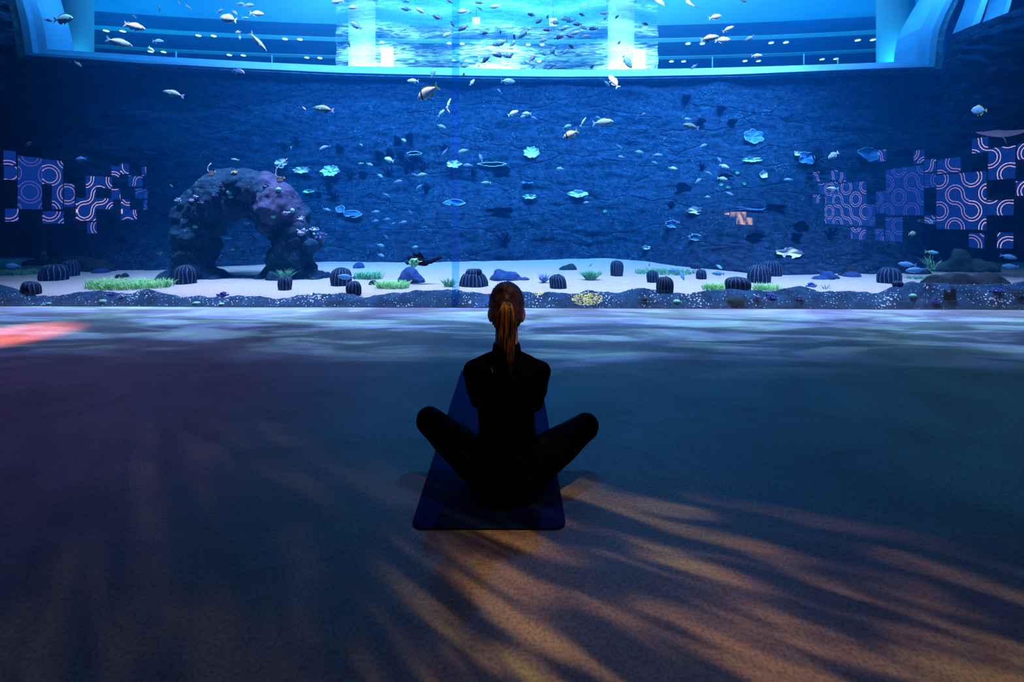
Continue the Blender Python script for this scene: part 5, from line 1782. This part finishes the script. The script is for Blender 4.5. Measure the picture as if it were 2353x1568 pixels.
ruffle(1211, 419, 28, 9, M_bluec, 12, 'thin dark-edged shelf coral above the flat pale cyan one', lobes=3, under=True)
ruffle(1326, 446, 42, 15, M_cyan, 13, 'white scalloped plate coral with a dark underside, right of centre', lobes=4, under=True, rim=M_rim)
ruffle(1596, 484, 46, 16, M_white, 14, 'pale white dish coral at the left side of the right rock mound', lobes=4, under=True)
ruffle(1748, 402, 18, 17, M_white, 15, 'crescent-shaped white coral on the right wall', lobes=2)
ruffle(1806, 580, 58, 22, M_white, 16, 'bright white plate coral low on the right wall above the ridged corals', lobes=4, under=True)
ruffle(1541, 515, 34, 16, M_bluec, 17, 'ragged blue frilly coral below the pale white dish coral', lobes=7, rim=M_rim)
ruffle(1592, 545, 28, 14, M_bluec, 18, 'small ragged blue coral at the left foot of the right rock mound', lobes=7, rim=M_rim)
ruffle(1481, 568, 18, 9, M_cyan, 19, 'tiny pale frilly coral low on the wall right of centre', lobes=6)
ruffle(1846, 365, 36, 28, M_bluec, 20, 'hanging blue shell-like coral on the right wall, left of the panel reflections', lobes=4, rim=M_rim)
ruffle(1824, 354, 16, 12, M_white, 21, 'small pinkish lobe coral touching the hanging blue shell-like one', lobes=3)
ruffle(1987, 356, 42, 32, M_bluec, 22, 'large round blue coral with a pale left rim near the panel reflections', lobes=3, rim=M_rim)
ruffle(1132, 379, 60, 9, M_darkc, 23, 'long dark plate coral with a white upper edge right of the seam', lobes=3, rim=M_rim)
ruffle(1153, 392, 42, 18, M_darkc, 24, 'dark oval dish coral under the white-edged plate right of the seam', lobes=4)
ruffle(955, 354, 32, 8, M_darkc, 25, 'dark shelf coral with a pale edge above the branch corals left of the seam', lobes=3, rim=M_rim)
ruffle(1150, 484, 66, 13, M_darkc, 26, 'long dark arm-like plate coral low behind the head of the woman', lobes=3)
ruffle(1720, 368, 44, 12, M_cyan, 27, 'ragged teal coral shelf on the right wall above the crescent coral', lobes=6)
ruffle(1776, 476, 48, 12, M_darkc, 28, 'dark overhanging shelf on the right rock mound', lobes=3)
ruffle(1715, 478, 70, 12, M_bluec, 29, 'wide blue-edged shelf coral above the warm reflection on the right mound', lobes=3, under=True)
ruffle(1728, 542, 40, 12, M_darkc, 30, 'dark shelf coral low on the right rock mound', lobes=3)
ruffle(2115, 508, 40, 10, M_cyan, 31, 'thin pale shelf coral under the panel reflections at the right', lobes=4, under=True)
ruffle(2130, 540, 46, 30, M_darkc, 32, 'big dark oval coral under the panel reflections at the right, upper one', lobes=2)
ruffle(2150, 566, 50, 26, M_darkc, 33, 'big dark oval coral under the panel reflections at the right, lower one', lobes=2)
ruffle(1870, 400, 48, 8, M_darkc, 34, 'dark thin shelf under the hanging blue shell-like coral', lobes=3)
ruffle(1660, 405, 32, 9, M_darkc, 35, 'dark hollow shelf on the top of the right rock mound', lobes=3)
ruffle(1565, 432, 34, 22, M_darkc, 36, 'dark round hollow coral left of the right rock mound', lobes=3)
ruffle(1832, 520, 30, 24, M_darkc, 37, 'dark drooping coral above the bright white plate coral', lobes=3)
ruffle(94, 344, 28, 8, M_darkc, 38, 'dim shelf coral above the panel reflections at the left', lobes=3)
ruffle(366, 352, 46, 6, M_bluec, 39, 'thin pale blue shelf on the left wall above the arch rock', lobes=3)
ruffle(850, 578, 4, 4, M_bluec, 40, 'tiny blue coral nub low on the wall right of the arch rock', lobes=3)

# dark cup sponges (inverted cones)
for i, (px, py, wd, hg, a) in enumerate([(913, 327, 20, 22, 0.5), (944, 320, 18, 20, -0.3), (872, 360, 22, 22, 0.3), (895, 354, 22, 14, 0.9), (925, 362, 20, 22, -0.3), (1575, 232, 20, 20, 0.0), (1653, 257, 22, 18, 0.2), (1679, 286, 22, 18, 0.1), (1824, 548, 24, 22, 0.0), (1607, 283, 20, 14, 0.4), (780, 345, 18, 20, 0.6), (836, 403, 20, 14, 0.1), (935, 418, 4, 4, 0)][:12]):
    p = on_rock(px, py) + Vector((0, -0.08, 0)); k = mpp(p)
    o = MB().tube([(0, 0.04, -hg / 2 * k), (0, 0.0, 0), (0, -0.03, hg * 0.42 * k), (0, -0.03, hg / 2 * k)], [wd * 0.08 * k, wd * 0.28 * k, wd * 0.5 * k, wd * 0.46 * k], 18).build('cup_sponge', M_darkc)
    o.location = p
    o.rotation_euler = (0, a, 0)
    tag(o, place_label('dark cup-shaped sponge on the rock wall', px, py, True), 'sponge', 'cup sponges on the rock wall')


def branch(px, py, wd, hg, seed, m=M_darkc):
    p = on_rock(px, py + hg / 2) + Vector((0, -0.06, 0)); k = mpp(p)
    rr = random.Random(seed)
    q = MB()

    def grow(b, d_, L_, r_, lv):
        mid_ = b + d_ * L_ * 0.5 + Vector((rr.uniform(-.1, .1), rr.uniform(-.1, .05), rr.uniform(-.03, .1))) * L_
        e = b + d_ * L_
        q.tube([b, mid_, e], [r_, r_ * 0.85, r_ * 0.62], 7)
        if lv:
            for s in (-1, 1):
                a = s * rr.uniform(0.35, 0.8)
                dd = Vector((d_.x * math.cos(a) - d_.z * math.sin(a), d_.y + rr.uniform(-.25, .1), d_.x * math.sin(a) + d_.z * math.cos(a))).normalized()
                grow(e if s > 0 else mid_, dd, L_ * rr.uniform(0.6, 0.85), r_ * 0.66, lv - 1)
    for s in (-0.5, 0.1, 0.55):
        grow(Vector((0, 0.03, 0)), Vector((s * wd / hg, -0.35, 1)).normalized(), hg * 0.45 * k, 2.7 * k, 2)
    o = q.build('branch_coral', m)
    o.location = p
    tag(o, place_label('dark branching coral on the rock wall', px, py, True), 'coral', 'branching corals on the rock wall')


for i, r_ in enumerate([(683, 324, 22, 24), (655, 336, 20, 20), (644, 385, 26, 24), (766, 401, 22, 20), (806, 396, 30, 30), (757, 425, 28, 30), (768, 447, 26, 26), (735, 446, 22, 16), (895, 392, 30, 26), (935, 380, 24, 36), (948, 372, 28, 40), (972, 382, 26, 40), (1022, 338, 22, 24), (1088, 393, 24, 22), (980, 430, 18, 30), (1869, 360, 24, 44), (1903, 532, 40, 34), (1611, 382, 22, 18), (1540, 468, 26, 20), (262, 500, 26, 40), (1160, 545, 30, 40), (282, 545, 60, 22)]):
    branch(*r_, i)
# dim bottle-green sprigs on the wall near the right mound
for i, (px, py) in enumerate([(1390, 488), (1694, 400), (1710, 425), (1656, 427), (1673, 433)]):
    p = on_rock(px, py); k = mpp(p)
    knobs('green_sprig', p, 7 * k, M_grassd, 10, 90 + i, place_label('small green sprig of coral on the rock wall', px, py, True), grp='green sprigs on the rock wall')

# ------------------------------------------------------------------ yoga mat
nl, nr, fl_ = ground(978, 1219), ground(1338, 1219), ground(1043, 853)
fr_ = fl_ + (nr - nl)
M_mat = mat('navy_mat_foam', (0.0008, 0.006, 0.050), 0.7, (0.0012, 0.009, 0.062), 60, 0.15, 0.06)
mc = (nl + nr + fl_ + fr_) / 4
ex = (nr - nl); W_ = ex.length; ex.normalize()
ey = Vector((-ex.y, ex.x, 0)); L_ = (fl_ - nl).dot(ey)
V = []
pts2 = []
for (sx, sy, a0) in ((1, -1, -90), (1, 1, 0), (-1, 1, 90), (-1, -1, 180)):
    for j in range(9):
        a = R(a0 + 90 * j / 8)
        pts2.append((sx * (W_ / 2 - 0.045) + 0.045 * math.cos(a), sy * (L_ / 2 - 0.045) + 0.045 * math.sin(a)))
n = len(pts2)
q = MB()
for z, s in ((0.001, 0.998), (0.004, 1.0), (0.007, 1.0), (0.0095, 0.996)):
    q.v += [Vector((x * s, y * s, z)) for x, y in pts2]
for j in range(3):
    q.f += [(j * n + i, j * n + (i + 1) % n, j * n + n + (i + 1) % n, j * n + n + i) for i in range(n)]
q.f += [tuple(range(n))[::-1], tuple(3 * n + i for i in range(n))]
q.mi = [0] * len(q.f)
ymat = q.build('yoga_mat', M_mat, smooth=False)
ymat.location = Vector((mc.x, mc.y, 0)) + ex * 0 + ey * 0
ymat.rotation_euler = (0, 0, math.atan2(ex.y, ex.x))
tag(ymat, 'dark navy exercise mat with rounded corners under the seated woman', 'mat')

# ------------------------------------------------------------------ the seated woman, seen from behind
P0 = ground(1164, 1143)
P0.z = 0.010
person = empty('person', P0, R(1.5))
tag(person, 'woman in black sportswear with a ponytail, seated cross-legged facing the tank', 'person')
M_skin = mat('skin', (0.55, 0.34, 0.24), 0.55, (0.60, 0.38, 0.27), 20)
M_top = mat('black_knit', (0.0012, 0.0013, 0.0035), 0.9, (0.0016, 0.0018, 0.005), 90, 0.2, 0.02)
M_leg = mat('black_leggings', (0.0012, 0.0013, 0.0026), 0.85, None, 6, 0, 0.03)
M_hair = mat('dark_brown_hair', (0.022, 0.011, 0.005), 0.45, (0.07, 0.036, 0.013), 40, 0.3, 0.25)


def torso(q, secs, grow=0.0):
    q.tube([(0, y, z) for (z, rx, ry, y) in secs], [(ry + grow, rx + grow) if False else (rx + grow, ry + grow) for (z, rx, ry, y) in secs], 28)


def loft(q, secs, n=28):
    """Stacked ellipses (z, rx, ry, x, y)."""
    base = len(q.v)
    for (z, rx, ry, x, y) in secs:
        for k_ in range(n):
            a = 2 * math.pi * k_ / n
            q.v.append(Vector((x + rx * math.cos(a), y + ry * math.sin(a), z)))
    m_ = len(secs)
    for i in range(m_ - 1):
        for k_ in range(n):
            q.f.append((base + i * n + k_, base + i * n + (k_ + 1) % n, base + (i + 1) * n + (k_ + 1) % n, base + (i + 1) * n + k_))
            q.mi.append(0)
    q.f.append(tuple(base + k_ for k_ in range(n))[::-1]); q.mi.append(0)
    q.f.append(tuple(base + (m_ - 1) * n + k_ for k_ in range(n))); q.mi.append(0)


def up_(v):
    """Places the trunk above the seated pelvis."""
    return (v[0] * 0.914, v[1] * 0.914, v[2] * 0.914 + 0.096)


TORSO = [(0.02, 0.150, 0.112, 0, 0.015), (0.06, 0.166, 0.124, 0, 0.015), (0.12, 0.164, 0.118, 0, 0.018), (0.19, 0.148, 0.102, 0, 0.018), (0.245, 0.130, 0.090, 0, 0.014), (0.285, 0.124, 0.086, 0, 0.010)]
TORSO += [(z * 0.914 + 0.096, rx * 0.914, ry * 0.914, 0, y * 0.914) for (z, rx, ry, y) in ((0.26, 0.136, 0.094, 0.01), (0.32, 0.142, 0.096, 0.01), (0.38, 0.152, 0.100, 0.005), (0.44, 0.160, 0.100, 0.0), (0.50, 0.155, 0.085, -0.005), (0.545, 0.118, 0.068, -0.005), (0.575, 0.070, 0.056, 0.0))]
SH = {-1: up_((-0.158, 0.0, 0.485)), 1: up_((0.158, 0.0, 0.480))}
EL = {-1: up_((-0.141, 0.150, 0.285)), 1: up_((0.143, 0.140, 0.275))}
WR = {-1: up_((-0.03, 0.335, 0.40)), 1: up_((0.03, 0.335, 0.395))}
HIP = {-1: (-0.086, 0.0, 0.095), 1: (0.086, 0.0, 0.095)}
KN = {-1: (-0.380, 0.225, 0.226), 1: (0.386, 0.215, 0.196)}
AN = {-1: (0.02, 0.130, 0.046), 1: (-0.02, 0.165, 0.046)}
TOE = {-1: (0.15, 0.20, 0.035), 1: (-0.15, 0.235, 0.035)}

# body: one continuous surface (head with face, neck, trunk, arms, hands, legs, feet)
b = MB()
loft(b, [(z, rx - 0.012, ry - 0.012, x, y) for (z, rx, ry, x, y) in TORSO])
HB = MB()
HB.capsule((0, 0.0, 0.54), 0.056, (0, 0.02, 0.72), 0.054)
HB.ball((0, 0.035, 0.785), (0.073, 0.092, 0.105), 24, 16)       # skull
HB.ball((0, 0.085, 0.725), (0.052, 0.048, 0.062), 18, 12)       # jaw
HB.ball((0, 0.125, 0.690), (0.022, 0.020, 0.020), 12, 8)        # chin
HB.capsule((0, 0.122, 0.790), 0.009, (0, 0.143, 0.752), 0.014)  # nose
HB.capsule((-0.018, 0.128, 0.722), 0.008, (0.018, 0.128, 0.722), 0.008)  # lips
HB.capsule((-0.035, 0.118, 0.805), 0.010, (0.035, 0.118, 0.805), 0.010)  # brow
for s in (-1, 1):
    HB.ball((s * 0.040, 0.105, 0.758), (0.02, 0.02, 0.02), 10, 8)        # cheek
    HB.ball((s * 0.079, 0.012, 0.752), (0.012, 0.022, 0.032), 14, 10, rot=Matrix.Rotation(s * R(-14), 3, 'Z') @ Matrix.Rotation(R(-8), 3, 'X'))   # ear
    HB.ball((s * 0.076, 0.018, 0.722), (0.009, 0.010, 0.011), 10, 8)     # ear lobe
    b.capsule(SH[s], 0.044, EL[s], 0.036)
    b.capsule(EL[s], 0.036, WR[s], 0.024)
    w0 = Vector(WR[s]); up = Vector((0, 0.18, 0.98)).normalized()
    palm = w0 + up * 0.055 + Vector((-s * 0.008, 0.004, 0))
    b.ball(palm, (0.013, 0.038, 0.048), 14, 10)
    for i, (oy, ln) in enumerate(((0.030, 0.062), (0.011, 0.072), (-0.009, 0.068), (-0.027, 0.052))):
        k0 = palm + up * 0.040 + Vector((0, oy, 0))
        k1 = k0 + up * ln * 0.5 + Vector((-s * 0.002, 0.003, 0))
        k2 = k1 + up * ln * 0.5 + Vector((-s * 0.004, 0.006, 0))
        b.capsule(k0, 0.0088, k1, 0.008, 9); b.capsule(k1, 0.008, k2, 0.0068, 9)
    t0 = palm + Vector((0, -0.030, -0.015))
    t1 = t0 + Vector((0, -0.026, 0.030)); t2 = t1 + Vector((-s * 0.003, -0.006, 0.032))
    b.capsule(t0, 0.012, t1, 0.0095, 9); b.capsule(t1, 0.0095, t2, 0.0078, 9)
    b.capsule(HIP[s], 0.078, KN[s], 0.054)
    b.capsule(KN[s], 0.052, Vector(KN[s]).lerp(Vector(AN[s]), 0.45) + Vector((0, 0, 0.005)), 0.045)
    b.capsule(Vector(KN[s]).lerp(Vector(AN[s]), 0.45) + Vector((0, 0, 0.005)), 0.045, AN[s], 0.034)
    b.capsule(AN[s], 0.034, TOE[s], 0.026)
    for i in range(5):
        tp = Vector(TOE[s]) + Vector((0, (i - 2) * 0.015, 0.004))
        b.capsule(tp, 0.011 if i else 0.013, tp + Vector((math.copysign(0.032 - 0.004 * i, TOE[s][0] - AN[s][0]), 0, -0.006)), 0.008, 8)
b.add([up_(v) for v in HB.v], HB.f)
remeshed('body', b, M_skin, person, 0.0055, 3)
for s in (-1, 1):
    MB().ball(up_((s * 0.030, 0.119, 0.782)), (0.012, 0.010, 0.010), 14, 10).build('eye', mat('eye_white', (0.8, 0.8, 0.8), 0.2), person)

# long-sleeved top
t = MB()
loft(t, [(z, rx, ry, x, y) for (z, rx, ry, x, y) in TORSO if z > 0.10])
for s in (-1, 1):
    t.capsule(up_((s * 0.06, -0.004, 0.535)), 0.042, SH[s], 0.048)
    t.capsule(SH[s], 0.048, Vector(SH[s]).lerp(Vector(EL[s]), 0.55), 0.046)
    t.capsule(Vector(SH[s]).lerp(Vector(EL[s]), 0.55), 0.046, EL[s], 0.040)
    t.capsule(EL[s], 0.040, Vector(EL[s]).lerp(Vector(WR[s]), 0.93), 0.030)


def cloth(c, n_):
    return c + n_ * 0.004 * noise.fractal(Vector((c.x * 9, c.y * 9, c.z * 16)), 1, 2, 3)


top = remeshed('long_sleeved_top', t, M_top, person, 0.008, 5, cloth)
col = MB()
loft(col, [(z * 0.914 + 0.096, rx * 0.914, ry * 0.914, 0, y) for (z, rx, ry, y) in ((0.555, 0.082, 0.072, -0.002), (0.585, 0.068, 0.064, 0.0), (0.612, 0.064, 0.062, 0.002), (0.618, 0.061, 0.059, 0.002))])
col.build('collar', M_top, top)
q = MB()
q.tube([up_(v) for v in ((-0.072, -0.086, 0.530), (-0.066, -0.090, 0.524), (-0.064, -0.0915, 0.514), (-0.067, -0.0925, 0.507))], [0.0012, 0.0016, 0.0016, 0.001], 7)
lg = q.build('printed_mark', mat('reflective_print', (0.45, 0.22, 0.20), 0.4), top)
lg['label'] = 'small pinkish mark printed on the left shoulder'
# leggings
g = MB()
loft(g, [(0.010, 0.146, 0.112, 0, 0.015), (0.06, 0.172, 0.130, 0, 0.015), (0.12, 0.170, 0.124, 0, 0.018), (0.18, 0.155, 0.109, 0, 0.018), (0.22, 0.142, 0.099, 0, 0.016)])
for s in (-1, 1):
    g.capsule(HIP[s], 0.088, Vector(HIP[s]).lerp(Vector(KN[s]), 0.5), 0.078)
    g.capsule(Vector(HIP[s]).lerp(Vector(KN[s]), 0.5), 0.078, KN[s], 0.062)
    c_ = Vector(KN[s]).lerp(Vector(AN[s]), 0.45) + Vector((0, 0, 0.005))
    g.capsule(KN[s], 0.060, c_, 0.050)
    g.capsule(c_, 0.050, Vector(KN[s]).lerp(Vector(AN[s]), 0.88), 0.040)


def ground_clamp(c, n_):
    c = cloth(c, n_)
    if c.z < 0.002:
        c.z = 0.002
    return c


remeshed('leggings', g, M_leg, person, 0.009, 4, ground_clamp)
# hair: smooth cap drawn back into a high ponytail
h = MB()
h.ball((0, 0.008, 0.800), (0.086, 0.105, 0.112), 28, 18)
h.ball((0, -0.035, 0.765), (0.078, 0.066, 0.085), 24, 14)
h.ball((0, -0.042, 0.715), (0.050, 0.040, 0.042), 20, 12)
h.ball((0, -0.085, 0.820), (0.034, 0.03, 0.032), 16, 10)


def comb(c, n_):
    a = math.atan2(c.x, c.z - 0.846)
    return c + n_ * (0.0016 * math.sin(a * 46) + 0.002 * noise.noise(c * 40))


h.v = [Vector(up_(v)) for v in h.v]
hair = remeshed('hair', h, M_hair, person, 0.006, 3, comb)
rr = random.Random(11)
pt = MB()
for i in range(210):
    a, s = rr.random() * 6.283, math.sqrt(rr.random())
    ox, oy = s * math.cos(a), s * math.sin(a)
    end = 0.545 - 0.045 * rr.random() + 0.10 * abs(ox) ** 1.5 + (0.06 if ox < -0.2 else 0.0)
    wob = rr.uniform(-1, 1) * 0.006
    ln_ = [(0.002 + 0.018 * ox, -0.108 + 0.014 * oy, 0.835), (0.000 + 0.034 * ox, -0.128 + 0.018 * oy, 0.800), (0.000 + 0.043 * ox, -0.122 + 0.020 * oy, 0.745), (0.000 + 0.037 * ox + wob, -0.112 + 0.020 * oy, 0.690),
           (0.002 + 0.032 * ox + wob, -0.102 + 0.018 * oy, 0.630), (0.006 + 0.027 * ox, -0.100 + 0.014 * oy, 0.585), (0.016 + 0.020 * ox - wob, -0.106 + 0.008 * oy, max(end, 0.505))]
    if end > 0.58:
        ln_[-2] = tuple((Vector(ln_[-3]) + Vector(ln_[-1])) / 2)
    pt.tube([up_(v) for v in ln_], [0.0028, 0.0034, 0.0034, 0.0032, 0.0028, 0.0022, 0.0008], 5)
def strand_mat():
    m = mat('brown_hair_strands', (0.008, 0.004, 0.002), 0.38, (0.17, 0.085, 0.028), 1.0, 0, 0.45, 3, 0.45, 0.62)  # strand highlights painted into the lighter hair tones
    nt_ = m.node_tree
    n_ = next(n for n in nt_.nodes if n.type == 'TEX_NOISE')
    mp_ = nt_.nodes.new('ShaderNodeMapping'); mp_.inputs['Scale'].default_value = (130, 60, 4)
    src_ = n_.inputs['Vector'].links[0].from_socket
    nt_.links.new(src_, mp_.inputs[0]); nt_.links.new(mp_.outputs[0], n_.inputs['Vector'])
    return m


pt.build('ponytail', strand_mat(), hair)
MB().tube([up_((0.020 * math.cos(R(a)), -0.112 + 0.012 * math.sin(R(a)), 0.828 + 0.016 * math.sin(R(a)))) for a in range(0, 361, 20)], 0.006, 8).build('hair_tie', mat('hair_tie', (0.02, 0.012, 0.01), 0.6), hair)
q = MB()
for i in range(70):
    a = rr.uniform(-1.25, 1.25)
    z = 0.80 + 0.11 * math.cos(a)
    x = 0.088 * math.sin(a)
    q.tube([up_((x, rr.uniform(-0.05, 0.03), z)), up_((x * 1.05 + rr.uniform(-.006, .006), rr.uniform(-0.06, 0.03), z + rr.uniform(-0.004, 0.009)))], [0.0007, 0.0003], 4)
q.build('loose_strands', M_hair, hair)
